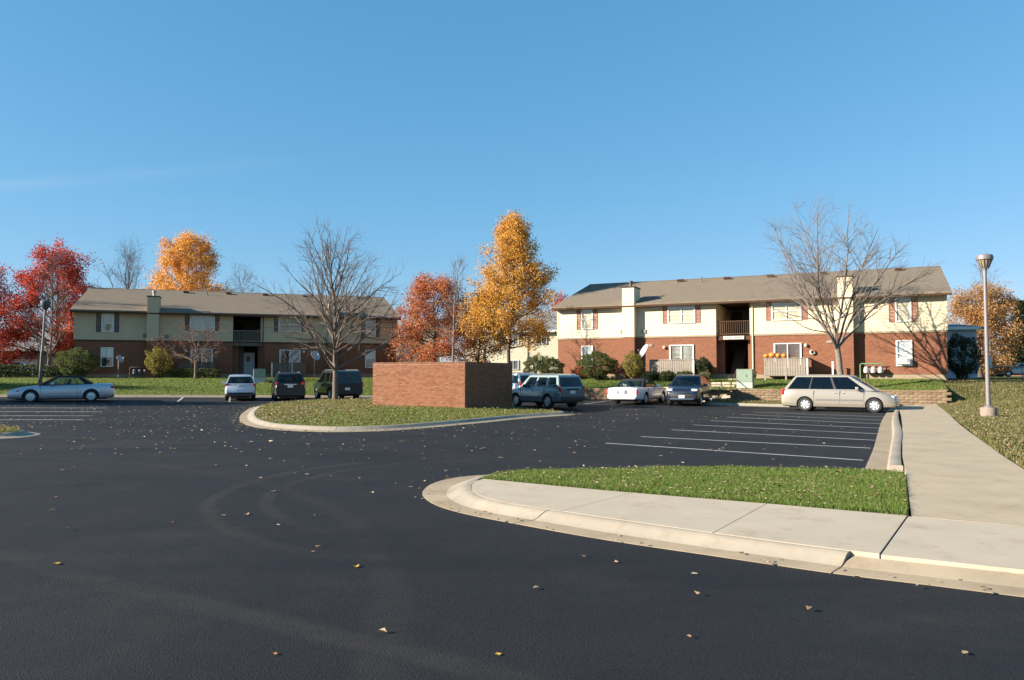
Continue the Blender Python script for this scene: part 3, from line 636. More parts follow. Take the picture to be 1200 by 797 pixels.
# planted strip between the retaining wall and the car park, with its kerb
st = [RW0 + RU * a - RB * b for a, b in ((13.9, 0.05), (12.6, 0.9), (12.3, 2.2), (13.2, 3.3), (15.0, 3.75), (19.0, 3.9), (22.6, 3.9), (22.6, 0.05))]
SP = smooth_path(st[:7], 5)
SPi = []
for i in range(len(SP)):
    d = SP[min(i + 1, len(SP) - 1)] - SP[max(i - 1, 0)]; d /= np.linalg.norm(d); SPi.append(SP[i] + np.array([-d[1], d[0]]) * 0.35)
SPi = np.array(SPi)
kk = struct('strip_kerb'); loft2(SP, SPi, KP).build('kerb_section', M['kerb'], kk, 40)
sp_poly = np.concatenate([SPi, np.array([st[7]])])
o = MB().prism([tuple(p) for p in sp_poly], -0.1, lambda x, y: zf(x, y) + 0.14).build('wall_strip_bed', M['soil_dry']); o['kind'] = 'structure'
blades(sp_poly, 9000, lambda x, y: zg(x, y) + 0.14, 0.05, 0.1, 0.025, 'wall_strip_grass', M['blade_dry'])
# lawns' blades: only where the camera can make them out
P = np.column_stack([rng.uniform(-16, 12.4, 70000), rng.uniform(0.05, 12, 70000) ** 1.0])
blades((EL0 + P[:, :1] * EE + P[:, 1:] * EM,), 0, h_left_xy, 0.03, 0.075, 0.032, 'left_lawn_grass', M['blade'])
P = np.column_stack([rng.uniform(-1.4, 24.9, 45000), rng.uniform(0.36, 6.4, 45000)])
blades((RW0 + P[:, :1] * RU + P[:, 1:] * RB,), 0, h_right_xy, 0.03, 0.075, 0.032, 'right_lawn_grass', M['blade'])
yy = rng.uniform(5, 49, 100000); xe = np.where(yy <= 41, np.interp(yy, [4.0] + [p[1] for p in WALK_R], [12.9] + [p[0] for p in WALK_R]), 23.2 + (yy - 41) * 0.47)
xx = xe + 0.02 + rng.random(100000) ** 1.2 * 14
blades((np.column_stack([xx, yy]),), 0, lambda x, y: h_east(x, y), 0.05, 0.10, 0.026, 'right_verge_grass', M['blade_dry'])

# ------------------------------------------------------------------ apartment buildings
BL, BD, EAVE, ZB, RISE, OV, OE = 25.37, 15.8, 5.2, 2.92, 2.565, 0.5, 0.28
def roof_z(y): return EAVE + 0.10 + (y + OV) * RISE / (BD / 2 + OV)
def window(root, x0, x1, z0, z1, kind='hung', y=-0.055, top='blind', low='screen', units=1):
    """white framed window: each sash a pane of its own"""
    w = (x1 - x0) / units; fr = MB(); t_ = 0.06
    fr.box(x0 - t_, x1 + t_, y - 0.03, y + 0.08, z1, z1 + t_).box(x0 - t_, x1 + t_, y - 0.05, y + 0.08, z0 - t_, z0)
    for k in range(units + 1):
        xc = x0 + k * w; fr.box(xc - (t_ if k == 0 else 0.03), xc + (t_ if k == units else 0.03), y - 0.03, y + 0.08, z0, z1)
    if kind == 'hung':
        for k in range(units): fr.box(x0 + k * w + (0.03 if k else 0), x0 + (k + 1) * w - (0.03 if k < units - 1 else 0), y - 0.012, y + 0.075, (z0 + z1) / 2 - 0.025, (z0 + z1) / 2 + 0.025)
    fo = fr.build('window', M['white'], root)
    for k in range(units):
        a, b = x0 + k * w + 0.03, x0 + (k + 1) * w - 0.03; zm = (z0 + z1) / 2
        for (p, q, what) in ((zm + 0.025, z1, top), (z0, zm - 0.025, low)) if kind == 'hung' else ((z0, z1, top if k == 0 else low),):
            MB().box(a, b, y + 0.020, y + 0.026, p, q).build('pane', GL_W, fo)
            MB().box(a, b, y + 0.050, y + 0.060, p, q).build({'blind': 'blind', 'screen': 'insect_screen', 'drape': 'curtain', 'dark': 'dark_room_panel'}[what], M[what], fo)  # the dark panel puts the shade of the unlit room into its colour
    return fo
def shutter(root, x0, x1, z0, z1, mat):
    s = MB(); y = -0.06
    s.box(x0, x0 + 0.05, y, 0.0, z0, z1).box(x1 - 0.05, x1, y, 0.0, z0, z1).box(x0 + 0.05, x1 - 0.05, y, 0.0, z0, z0 + 0.06).box(x0 + 0.05, x1 - 0.05, y, 0.0, z1 - 0.06, z1)
    n = int((z1 - z0 - 0.12) / 0.07)
    for k in range(n):
        z = z0 + 0.06 + k * 0.07; s.add([(x0 + 0.05, y + 0.035, z + 0.06), (x1 - 0.05, y + 0.035, z + 0.06), (x1 - 0.05, y + 0.008, z), (x0 + 0.05, y + 0.008, z)], [(0, 3, 2, 1)])
    return s.build('shutter', mat, root)
def siding(m, x0, x1, z0, z1, axis='x', at=0.0, out=-1, lap=0.2):
    """lapped boards: every lap is a tilted board with its own lower edge"""
    z = z0; k = 0
    while z < z1 - 0.02:
        zt = min(z + lap, z1); a, b = 0.035 * out, 0.012 * out
        if axis == 'x': prof = [(at + 0.02 * -out, z), (at + a, z), (at + b, zt), (at + 0.02 * -out, zt)]; m.extr([(p[0], p[1]) for p in prof], 'x', x0, x1)
        else: prof = [(at + 0.02 * -out, z), (at + a, z), (at + b, zt), (at + 0.02 * -out, zt)]; m.extr(prof, 'y', x0, x1)
        z = zt
    return m
def apartment(name_label, loc, rz, left_block):
    root = thing('apartment_building', name_label, 'building', loc, rz, 'brick and siding apartment blocks')
    sd = M['siding_left'] if left_block else M['siding']; sh = M['shutter_dk'] if left_block else M['shutter']; S1, S2 = 11.62, 13.86
    MB().box(0.02, BL - 0.02, 0.03, BD, -1.5, 0.30).build('foundation', M['found'], root)
    # brick storey (two wings either side of the open stair hall)
    w = MB(); w.box(0, S1, 0, 0.25, 0.30, ZB).box(S2, BL, 0, 0.25, 0.30, ZB).box(0, 0.25, 0.25, BD, 0.30, ZB).box(BL - 0.25, BL, 0.25, BD, 0.30, ZB).box(0.25, BL - 0.25, BD - 0.25, BD, 0.30, ZB)
    w.box(S1 - 0.25, S1, 0.25, 6.0, 0.30, ZB).box(S2, S2 + 0.25, 0.25, 6.0, 0.30, ZB).box(S1, S1 + 0.45, 0.55, 0.80, 0.0, 2.62).box(S2 - 0.22, S2, 0.55, 0.80, 0.0, 2.62)
    w.build('brick_wall', M['brick'], root)
    u = MB(); u.box(0.02, S1 - 0.01, 0.02, 0.2, ZB, EAVE).box(S2 + 0.01, BL - 0.02, 0.02, 0.2, ZB, EAVE).box(0.02, 0.2, 0.2, BD - 0.02, ZB, EAVE).box(BL - 0.2, BL - 0.02, 0.2, BD - 0.02, ZB, EAVE).box(0.2, BL - 0.2, BD - 0.2, BD - 0.02, ZB, EAVE)
    for x in (0.03, BL - 0.15): u.extr([(0.05, EAVE), (BD - 0.05, EAVE), (BD / 2, EAVE + RISE - 0.25)], 'x', x, x + 0.12)
    u.box(S1 - 0.2, S1 - 0.01, 0.2, 6.0, ZB, EAVE).box(S2 + 0.01, S2 + 0.2, 0.2, 6.0, ZB, EAVE)
    u.build('upper_wall', sd, root)
    g = MB(); siding(g, 0.0, 5.18, ZB + 0.06, EAVE - 0.02); siding(g, 6.03, S1, ZB + 0.06, EAVE - 0.02); siding(g, S2, 19.35, ZB + 0.06, EAVE - 0.02); siding(g, 20.02, BL, ZB + 0.06, EAVE - 0.02)
    siding(g, 0.0, BD, ZB + 0.06, EAVE, 'y', 0.0, -1); siding(g, 0.0, BD, ZB + 0.06, EAVE, 'y', BL, 1)
    siding(g, 0.06, 6.0, ZB + 0.06, EAVE - 0.1, 'y', S1, 1); siding(g, 0.06, 6.0, ZB + 0.06, EAVE - 0.1, 'y', S2, -1)
    g.build('siding', sd, root)['kind'] = 'stuff'
    b = MB(); b.box(-0.03, 5.18, -0.05, 0.05, ZB - 0.06, ZB + 0.06).box(6.03, S1, -0.05, 0.05, ZB - 0.06, ZB + 0.06).box(S2, 19.35, -0.05, 0.05, ZB - 0.06, ZB + 0.06).box(20.02, BL + 0.03, -0.05, 0.05, ZB - 0.06, ZB + 0.06)
    b.build('band_board', M['trim'] if left_block else M['found'], root)
    for x0, x1 in ((-0.05, 0.07), (BL - 0.07, BL + 0.05)): MB().box(x0, x1, -0.052, 0.07, ZB + 0.06, EAVE - 0.03).build('corner_board', sd, root)
    # roof: two slopes with a real edge, fascia, soffit, ridge
    rf = MB(); yr = BD / 2; z0 = roof_z(-OV); z1 = roof_z(yr)
    rf.extr([(-OV, z0), (yr, z1), (BD + OV, z0), (BD + OV, z0 - 0.11), (yr, z1 - 0.11), (-OV, z0 - 0.11)], 'x', -OE, BL + OE)
    ro = rf.build('roof', M['roof'], root)
    f = MB(); f.box(-OE + 0.01, BL + OE - 0.01, -OV + 0.012, -OV + 0.04, EAVE - 0.10, z0 - 0.112)
    for s_ in (-1, 1):
        xa = -OE + 0.02 if s_ < 0 else BL + OE - 0.05
        f.add([(x, y, z) for x in (xa, xa + 0.03) for y, z in ((-OV + 0.045, z0 - 0.112), (yr, z1 - 0.114), (BD + OV - 0.03, z0 - 0.112), (BD + OV - 0.03, z0 - 0.26), (yr, z1 - 0.28), (-OV + 0.045, z0 - 0.26))], [(0, 1, 7, 6), (1, 2, 8, 7), (2, 3, 9, 8), (3, 4, 10, 9), (4, 5, 11, 10), (5, 0, 6, 11), (0, 5, 4, 1), (1, 4, 3, 2), (6, 7, 10, 11), (7, 8, 9, 10)])
    f.build('fascia', M['trim'], ro)
    gut = MB(); gut.extr([(-OV + 0.010, z0 - 0.13), (-OV - 0.11, z0 - 0.13), (-OV - 0.09, z0 - 0.24), (-OV + 0.010, z0 - 0.24)], 'x', -OE, BL + OE); gut.build('gutter', M['trim'], ro)
    MB().box(0, BL, -OV + 0.045, 0.02, EAVE - 0.045, EAVE - 0.02).build('soffit', M['trim'], ro)
    MB().extr([(yr - 0.17, z1 - 0.035), (yr, z1 + 0.022), (yr + 0.17, z1 - 0.035)], 'x', -OE, BL + OE).build('ridge_cap', M['roof'], ro)
    for x in (7.6, 11.2, 14.4, 18.0, 23.0):
        v = MB(); zz = roof_z(yr - 0.9); v.cbox((x, yr - 0.9, zz + 0.06), (0.42, 0.36, 0.14), rx=math.atan(RISE / (BD / 2 + OV))); v.cbox((x, yr - 0.93, zz + 0.15), (0.5, 0.44, 0.04), rx=math.atan(RISE / (BD / 2 + OV))); v.build('roof_vent', M['trim'], ro)
    for x in (9.4, 16.2): MB().lathe([(0.05, 0), (0.05, 0.5)], 8, (x, yr - 1.6, roof_z(yr - 1.6) - 0.05)).build('vent_pipe', M['pole_dk'], ro)
    # chimney chases
    for x0, x1 in ((5.18, 6.03), (19.35, 20.20)):
        P = 0.55
        c = MB().box(x0, x1, -P, 0.02, -0.6, ZB).build('chimney', M['brick'], root)
        m = MB(); m.box(x0, x1, -P, 0.9, ZB, 6.45); m.build('chimney_shaft', sd, c)
        m = MB(); siding(m, x0 - 0.004, x1 + 0.004, ZB + 0.02, 6.45, 'x', -P)
        siding(m, -P, 0.9, ZB + 0.02, 6.45, 'y', x0, -1); siding(m, -P, 0.9, ZB + 0.02, 6.45, 'y', x1, 1); m.build('chimney_siding', sd, c)['kind'] = 'stuff'
        MB().box(x0 - 0.06, x1 + 0.06, -P - 0.06, 0.96, 6.45, 6.53).build('chimney_cap', M['trim'], c)
        q = MB(); q.lathe([(0.11, 6.53), (0.11, 6.85), (0.17, 6.86), (0.17, 6.98), (0.05, 7.02)], 12, ((x0 + x1) / 2, 0.1, 0)); q.build('flue', M['pole_dk'] if not left_block else M['steel'], c, 40)
    # open stair hall in the middle
    h = MB(); h.box(S1, S2, 0.12, 6.0, 2.62, 2.90); h.build('landing', M['wood_dk'] if left_block else M['trim'], root)
    MB().box(S1 - 0.02, S2 + 0.02, 6.0, 6.2, -0.2, EAVE).build('hall_back_wall', M['greybrown'], root)
    MB().box(S1, S2, 0.06, 6.0, EAVE - 0.06, EAVE).build('hall_ceiling', M['trim'], root)
    MB().box(S1, S2, 0.0, 6.0, -0.4, 0.03).build('hall_floor', M['found'], root)
    for x, zb in ((12.0, 2.90), (13.3, 0.03), (12.0, 0.03)):
        if left_block and x == 13.3: continue
        MB().box(x - 0.45, x + 0.45, 5.93, 6.0, zb, zb + 2.05).build('door', M['trim'], root)
    r = MB(); zr = 3.92
    r.box(S1 + 0.02, S2 - 0.02, 0.14, 0.23, zr - 0.05, zr).box(S1 + 0.02, S2 - 0.02, 0.16, 0.21, 3.0, 3.06)
    ra = r.build('railing', M['wood'] if left_block else M['trim'], root)
    me = MB().box(-0.02, 0.02, 0.165, 0.205, 3.06, zr - 0.05).mesh('baluster', M['wood'] if left_block else M['trim'])
    x = S1 + 0.12
    while x < S2 - 0.06: link('baluster', me, ra, (x, 0, 0)); x += 0.14
    # stairs inside the hall
    s_ = MB()
    for k in range(13): s_.box(S1 + 0.5, S1 + 1.3, 2.2 + k * 0.27, 2.2 + k * 0.27 + 0.30, 0.03 + k * 0.2, 0.07 + (k + 1) * 0.2 - 0.02)
    s_.build('stair', M['wood_dk'], root)
    # windows and shutters
    up = 'blind'
    window(root, 1.93, 2.71, 3.64, 5.02, top='blind' if not left_block else 'drape', low='screen' if not left_block else 'dark')
    shutter(root, 1.50, 1.86, 3.58, 5.06, sh); shutter(root, 2.78, 3.12, 3.58, 5.06, sh)
    window(root, 8.36, 10.16, 3.90, 5.03, units=2, top='blind', low='screen'); shutter(root, 7.95, 8.29, 3.84, 5.07, sh); shutter(root, 10.23, 10.57, 3.84, 5.07, sh)
    window(root, 15.30, 17.05, 3.90, 5.03, units=2, top='blind', low='screen'); shutter(root, 14.90, 15.23, 3.84, 5.07, sh); shutter(root, 17.12, 17.46, 3.84, 5.07, sh)
    window(root, 22.64, 23.42, 3.60, 5.02, top='blind', low='screen'); shutter(root, 22.22, 22.57, 3.54, 5.06, sh); shutter(root, 23.49, 23.83, 3.54, 5.06, sh)
    window(root, 1.93, 2.71, 0.90, 2.32, y=-0.055, top='blind', low='screen' if not left_block else 'dark')
    lw = window(root, 22.64, 23.42, 0.86, 2.34, y=-0.055, top='blind', low='blind' if not left_block else 'dark')
    if not left_block:
        a = MB(); a.box(22.72, 23.34, -0.38, 0.0, 0.92, 1.28); ac = a.build('air_conditioner', M['white'], root, bevel=0.015)
        g = MB()
        for k in range(7): g.box(22.76, 23.10, -0.395, -0.381, 0.96 + k * 0.042, 0.975 + k * 0.042)
        g.box(23.16, 23.30, -0.392, -0.381, 0.96, 1.24); g.build('grille', M['screen'], ac)
    for a, b in ((8.46, 10.04), (15.42, 17.02)):
        window(root, a, b, 0.34, 2.28, kind='slide', units=2, top='drape' if not left_block else 'dark', low='drape' if not left_block else 'screen', y=-0.05)
    for x, z in ((5.0, 3.22), (6.6, 3.2)): MB().box(x - 0.14, x + 0.14, -0.10, -0.036, z, z + 0.26).build('wall_vent', M['greybrown'], root)
    for x, z in ((6.9, 2.25), (18.6, 2.3)): 
        v = MB().box(x, x + 0.3, -0.05, 0.0, z, z + 0.18).build('wall_grille', M['wood'], root)
    for x in (8.05, 17.35):
        l = MB(); l.lathe([(0.05, 0), (0.09, 0.03), (0.09, 0.17), (0.04, 0.2)], 10, (x, -0.11, 2.08)); l.box(x - 0.04, x + 0.04, -0.06, 0, 2.12, 2.2); l.build('wall_light', M['drape'], root, 40)
    for x in (6.2, S2 + 0.12): MB().box(x, x + 0.07, -0.10, -0.04, 0.1, EAVE - 0.05).build('downspout', M['trim'] if left_block else M['siding'], root) if x > 10 else None
    return root
LOC_R = (3.44, 57.36, 1.47); RZ_R = R(-25.35); LOC_L = (-34.16, 59.87, 1.50); RZ_L = R(19.84)
bR = apartment('two storey apartment block in full sun with bright cream siding, orange pumpkins at its patio', LOC_R, RZ_R, False)
bL = apartment('shaded two storey apartment block with olive siding and white door in its stair hall', LOC_L, RZ_L, True)
sg = MB().box(12.1, 13.45, 0.02, 0.06, 2.66, 2.88).build('address_board', M['drape'], bR)
for k in range(9):
    if k != 4: MB().box(12.2 + k * 0.13, 12.28 + k * 0.13, 0.01, 0.019, 2.71, 2.84).build('raised_mark', M['wood'], sg)
d = MB().box(12.55, 13.42, 2.4, 2.45, 0.05, 2.12).build('white_door', M['white'], bL); MB().box(12.75, 13.05, 2.385, 2.399, 1.35, 1.8).build('door_notice', M['shutter'], d); MB().lathe([(0.03, 0), (0.03, 0.05)], 8, (12.65, 2.38, 1.05)).build('handle', M['steel'], d)
MB().box(S1x := 11.62, 12.55, 2.4, 2.5, 0.03, 2.62).build('hall_partition', M['greybrown'], bL)
tp = MB().box(12.6, 13.3, -1.3, 0.0, -0.35, 0.0).build('entry_slab', M['conc'], bR)

def world_of(loc, rz, x, y, z=0): return (loc[0] + math.cos(rz) * x - math.sin(rz) * y, loc[1] + math.sin(rz) * x + math.cos(rz) * y, loc[2] + z)
def patio_fence(label, loc, rz, x0, x1, z0, z1, dep, mat, legs):
    t = thing('patio_fence', label, 'fence', world_of(loc, rz, x0, -dep, 0), rz, 'patio fences of the apartment blocks')
    L = x1 - x0; rl = MB(); rl.box(0, L, -0.06, 0.06, z1, z1 + 0.045).box(0.05, L - 0.05, 0.024, 0.06, z0 + 0.12, z0 + 0.2)
    rl.box(-0.06, 0.06, 0.06, dep, z1, z1 + 0.045).box(L - 0.06, L + 0.06, 0.06, dep, z1, z1 + 0.045); rl.build('rail', mat, t)
    fl = MB().box(0.0, L, 0.0, dep - 0.06, z0 - 0.05, z0 + 0.0).build('deck', mat, t)
    for x in (0.02, L / 2, L - 0.02): MB().box(x - 0.05, x + 0.05, -0.035, 0.022, -0.5, z1).build('post', M['white'] if x > L - 0.1 and legs else mat, t)
    a = MB().box(-0.065, 0.065, 0, 0.022, 0, z1 - z0).mesh('board', mat); k = 0; x = 0.12
    while x < L - 0.07: o = link('board', a, t, (x, rng.uniform(-0.002, 0.003) - 0.02, z0 + rng.uniform(-0.015, 0.015))); x += 0.152
    for xs in (0.0, L - 0.022):
        y = 0.10
        while y < dep - 0.1:
            o = link('board', a, t, (xs + 0.011, y, z0)); o.rotation_euler = (0, 0, R(90)); y += 0.152
    return t
fr1 = patio_fence('pale weathered board patio fence with a satellite dish at its left end', LOC_R, RZ_R, 7.40, 10.40, 0.30, 1.26, 1.5, M['wood'], True)
fr2 = patio_fence('weathered board patio fence with pumpkins along its rail', LOC_R, RZ_R, 14.95, 17.55, 0.24, 1.30, 1.5, M['wood'], True)
fl1 = patio_fence('dark low patio fence behind the clipped hedge on the shaded block', LOC_L, RZ_L, 7.6, 10.3, 0.45, 1.2, 1.4, M['wood_dk'], False)
fl2 = patio_fence('dark patio fence with pale corner post and satellite dish beside it', LOC_L, RZ_L, 14.7, 17.4, 0.30, 1.18, 1.4, M['wood_dk'], False)
MB().box(-0.05, 0.05, -0.07, -0.036, 0, 1.2).build('pale_post', M['white'], fl2)
# pumpkins on the rail
for k, (x, s, c) in enumerate(((0.10, 0.17, 'leftmost pumpkin on the patio rail'), (0.48, 0.23, 'largest pumpkin on the patio rail, second from the left'), (0.84, 0.19, 'third pumpkin from the left on the patio rail'), (1.20, 0.18, 'rightmost pumpkin on the patio rail'))):
    p = world_of(LOC_R, RZ_R, 14.95 + x, -1.5, 1.345)
    t = thing('pumpkin', c, 'pumpkin', p, k * 1.1, 'pumpkins on the patio rail')
    m = MB(); nn = 24; pr = [(0.15, 0.0), (0.75, 0.12), (1.0, 0.42), (0.95, 0.68), (0.6, 0.9), (0.12, 0.86)]
    vs = [(r * s * (1 + 0.06 * math.cos(8 * a)) * math.cos(a), r * s * (1 + 0.06 * math.cos(8 * a)) * math.sin(a), z * s * 1.6) for r, z in pr for a in [2 * math.pi * q / nn for q in range(nn)]]
    m.add(vs, [(i * nn + j, i * nn + (j + 1) % nn, (i + 1) * nn + (j + 1) % nn, (i + 1) * nn + j) for i in range(5) for j in range(nn)] + [tuple(range(nn - 1, -1, -1)), tuple(range(5 * nn, 6 * nn))])
    m.build('skin', M['pumpkin'], t, 60); MB().tube([(0, 0, s * 1.38), (0.01, 0, s * 1.6), (0.04, 0.01, s * 1.75)], [0.03, 0.022, 0.02], 6).build('stalk', M['stem'], t)
w_ = thing('door_wreath', 'small red white and blue wreath hung on brick wall right of the patio door', 'wreath', world_of(LOC_R, RZ_R, 17.75, -0.04, 1.72), RZ_R)
mm = MB()
for q, (c_, a0, a1) in enumerate((('shutter', 0, 2.1), ('white', 2.1, 4.2), ('xform', 4.2, 6.28))):
    aa = np.linspace(a0, a1, 10); MB().tube(np.column_stack([0.13 * np.cos(aa), np.full(10, -0.06), 0.13 * np.sin(aa)]), 0.045, 8).build('wreath_band', M[c_], w_, 60)

# satellite dishes
def dish(label, p, rz, z_post, tilt=0.6, s=1.0):
    t = thing('satellite_dish', label, 'satellite dish', p, rz, 'satellite dishes by the patios')
    MB().tube([(0, 0, 0), (0, 0, z_post)], 0.03, 8).build('mast', M['steel'], t)
    m = MB(); n = 20; rr = [0.02, 0.15, 0.28, 0.38]; vs = []
    T = Matrix.Translation((0, -0.08, z_post)) @ Matrix.Rotation(R(90) - tilt, 4, 'X')
    for r in rr:
        for q in range(n): a = 2 * math.pi * q / n; vs.append(T @ Vector((r * s * 0.9 * math.cos(a), r * s * 1.05 * math.sin(a), r * r * 0.6)))
    vs2 = [v + T.to_3x3() @ Vector((0, 0, -0.012)) for v in vs]; k = len(vs)
    fs = [(i * n + j, i * n + (j + 1) % n, (i + 1) * n + (j + 1) % n, (i + 1) * n + j) for i in range(3) for j in range(n)]
    m.add(vs + vs2, fs + [tuple(k + x for x in f[::-1]) for f in fs] + [(3 * n + j, 3 * n + (j + 1) % n, k + 3 * n + (j + 1) % n, k + 3 * n + j) for j in range(n)] + [tuple(range(n - 1, -1, -1))])
    m.build('reflector', M['dish'], t, 50)
    a = MB(); e = T @ Vector((0, -0.36, 0.06)); f = T @ Vector((0, -0.12, 0.42)); a.tube([e, f], 0.012, 6); a.cbox(f, (0.07, 0.07, 0.1)); a.build('feed_arm', M['steel'], t)
dish('grey satellite dish on its mast beside the pale patio fence', world_of(LOC_R, RZ_R, 7.15, -1.75, -0.2), R(-75), 2.05, 0.5, 1.35)
dish('white satellite dish on a mast at the right end of the dark patio fence', world_of(LOC_L, RZ_L, 18.1, -1.6, -0.2), R(50), 2.05, 0.45, 1.25)
dish('white satellite dish on a thin mast beside the lower window of the shaded block', world_of(LOC_L, RZ_L, 3.25, -0.9, -0.2), R(70), 1.65, 0.5, 0.85)

# transformer boxes
def box_unit(label, p, rz, d, h):
    t = thing('transformer_box', label, 'utility box', p, rz, 'transformer boxes on the lawns')
    MB().box(-d[0] / 2, d[0] / 2, -d[1] / 2, d[1] / 2, 0.36, h).build('cabinet', M['xform'], t, bevel=0.02)
    MB().box(-d[0] / 2 - 0.012, d[0] / 2 + 0.012, -d[1] / 2 - 0.012, d[1] / 2 + 0.012, h, h + 0.05).build('lid', M['xform'], t, bevel=0.012)
    MB().box(-d[0] / 2 - 0.006, d[0] / 2 + 0.006, -d[1] / 2 - 0.006, d[1] / 2 + 0.006, -0.3, 0.355).build('base', M['xform_pale'], t, bevel=0.01)
    MB().box(0.05, 0.12, -d[1] / 2 - 0.03, -d[1] / 2, 0.7, 0.8).build('handle', M['steel'], t)
pt = RW0 + RU * 14.25 + RB * 1.6
box_unit('pale green transformer box in sun above the retaining wall', (pt[0], pt[1], float(h_right(0, 1.6)) - 0.02), RZ_R, (0.92, 0.85), 1.10)
pt = EL0 + EE * 1.7 + EM * 8.5
box_unit('dark green transformer box in shade on the left lawn behind the dark parked cars', (pt[0], pt[1], float(h_left(1.7, 8.5)[0]) - 0.02), RZ_L, (0.85, 0.8), 0.95)

# gas meters
mt = thing('gas_meters', 'row of grey gas meters on green pipes by the right chimney', 'gas meter', world_of(LOC_R, RZ_R, 20.55, -0.35, 0.12), RZ_R)
MB().tube([(0.0, 0, -0.3), (0, 0, 0.78), (0.06, 0, 0.84), (1.25, 0, 0.84)], 0.035, 8).build('header_pipe', flat('meter_green', (0.10, 0.22, 0.09), 0.6), mt, 50)
for k in range(3):
    x = 0.28 + k * 0.40
    a = MB(); a.tube([(x, 0, 0.84), (x, 0, 0.68)], 0.025, 6); a.tube([(x + 0.14, 0, 0.74), (x + 0.14, 0, 0.58), (x + 0.10, 0, 0.50)], 0.02, 6); a.build('branch_pipe', M['wood_dk'], mt)
    b = MB(); b.lathe([(0.06, 0.12), (0.15, 0.18), (0.16, 0.36), (0.12, 0.50), (0.05, 0.56)], 14, (x + 0.06, 0, 0.10)); b.build('meter_body', M['dish'], mt, 50)
    MB().cbox((x + 0.06, -0.15, 0.52), (0.14, 0.1, 0.12)).build('meter_dial', M['xform_pale'], mt)
mt2 = thing('gas_meters', 'dark gas meters against the shaded brick wall by the yellow bush', 'gas meter', world_of(LOC_L, RZ_L, 4.0, -0.35, 0.05), RZ_L)
MB().tube([(0.0, 0, -0.3), (0, 0, 0.7), (0.06, 0, 0.76), (1.2, 0, 0.76)], 0.035, 8).build('header_pipe', M['wood_dk'], mt2, 50)
for k in range(3): MB().lathe([(0.06, 0.12), (0.15, 0.18), (0.16, 0.36), (0.12, 0.50), (0.05, 0.56)], 12, (0.34 + k * 0.38, 0, 0.06)).build('meter_body', M['greyplastic'], mt2, 50)

# posts near the left block
for (s, tt, h, lab) in ((4.1, 8.9, 1.62, 'thin pale post on the lawn behind the dark green car'),):
    p = EL0 + EE * s + EM * tt; t = thing('post', lab, 'post', (p[0], p[1], float(h_left(s, tt)[0]) - 0.1), RZ_L); MB().box(-0.04, 0.04, -0.04, 0.04, 0, h).build('shaft', M['steel'], t); MB().box(-0.05, 0.05, -0.05, 0.05, h, h + 0.04).build('cap', M['steel'], t)
p = world_of(LOC_R, RZ_R, 19.0, -1.3, -0.1)
t = thing('post', 'white post on the lawn left of the bare tree trunk', 'post', p, RZ_R); MB().box(-0.05, 0.05, -0.05, 0.05, 0, 1.15).build('shaft', M['white'], t); MB().box(-0.07, 0.07, -0.07, 0.07, 1.15, 1.19).build('cap', M['white'], t)

# retaining wall of split blocks, its steps and handrails
def block_mesh(l, h=0.148):
    m = MB(); j = rng.uniform(-0.012, 0.012)
    m.add([(0.004, 0.02, 0.003), (l - 0.004, 0.02, 0.003), (l - 0.004, 0.30, 0.003), (0.004, 0.30, 0.003), (0.004, 0.02, h), (l - 0.004, 0.02, h), (l - 0.004, 0.30, h), (0.004, 0.30, h),
           (l * 0.3, -0.015 + j, h * 0.4), (l * 0.7, -0.01 - j, h * 0.6)],
          [(0, 3, 2, 1), (4, 5, 6, 7), (1, 2, 6, 5), (2, 3, 7, 6), (3, 0, 4, 7), (0, 1, 9, 8), (0, 8, 4), (8, 9, 5, 4), (1, 5, 9)]); return m.mesh('block', M['block'])
BMS = [block_mesh(0.44) for _ in range(6)]; CAPM = MB().box(0.003, 0.437, -0.03, 0.30, 0.0, 0.098).mesh('capstone', M['block'], bevel=0.012)
def wall_run(root, a, b, courses, z0f, s_end=None):
    a = np.array(a); b = np.array(b); L = np.linalg.norm(b - a); d = (b - a) / L; ang = math.atan2(d[1], d[0])
    for c in range(courses + 1):
        x = -0.22 if c % 2 else 0.0
        while x < L - 0.1:
            p = a + d * x; z = z0f + c * 0.15; cap = c == courses
            o = link('capstone' if cap else 'block', CAPM if cap else BMS[int(rng.integers(6))], root, (p[0], p[1], z)); o.rotation_euler = (0, 0, ang)
            o.location.x += -math.sin(ang) * 0.012 * c; o.location.y += math.cos(ang) * 0.012 * c
            x += 0.44
rwl = thing('retaining_wall', 'low tan block retaining wall running behind the minivan, right of the steps', 'wall')
q = lambda s, t=0.0: tuple(RW0 + RU * s + RB * t)
wall_run(rwl, q(13.6), q(24.9), 5, 0.06)
wall_run(rwl, q(24.9, 0.3), q(24.9, 1.9), 5, 0.10); wall_run(rwl, q(13.6, 2.2), q(13.6, 0.0), 5, 0.06)
rw2 = thing('retaining_wall', 'low tan block retaining wall behind the white sedan, left of the steps', 'wall')
wall_run(rw2, q(3.3), q(11.6), 4, 0.16); wall_run(rw2, q(11.6, 0.3), q(11.6, 2.2), 4, 0.16)
for o in [rwl, rw2]: tag(o, group='block retaining walls')
stp = thing('steps', 'concrete steps rising through the retaining wall to the stair hall', 'steps', (*RW0, 0), RZ_R)
for k in range(6): MB().box(11.95, 13.55, 0.1 + k * 0.34, 0.1 + (k + 1) * 0.34 + (0.6 if k == 5 else 0.03), -0.1, 0.18 + (k + 1) * 0.152).build('step', M['conc'], stp)
path = MB().box(11.95, 13.7, 2.9, 6.4, 0.6, 1.26).build('entry_path', M['conc'], None); path.location = (*RW0, 0); path.rotation_euler = (0, 0, RZ_R); path['kind'] = 'structure'
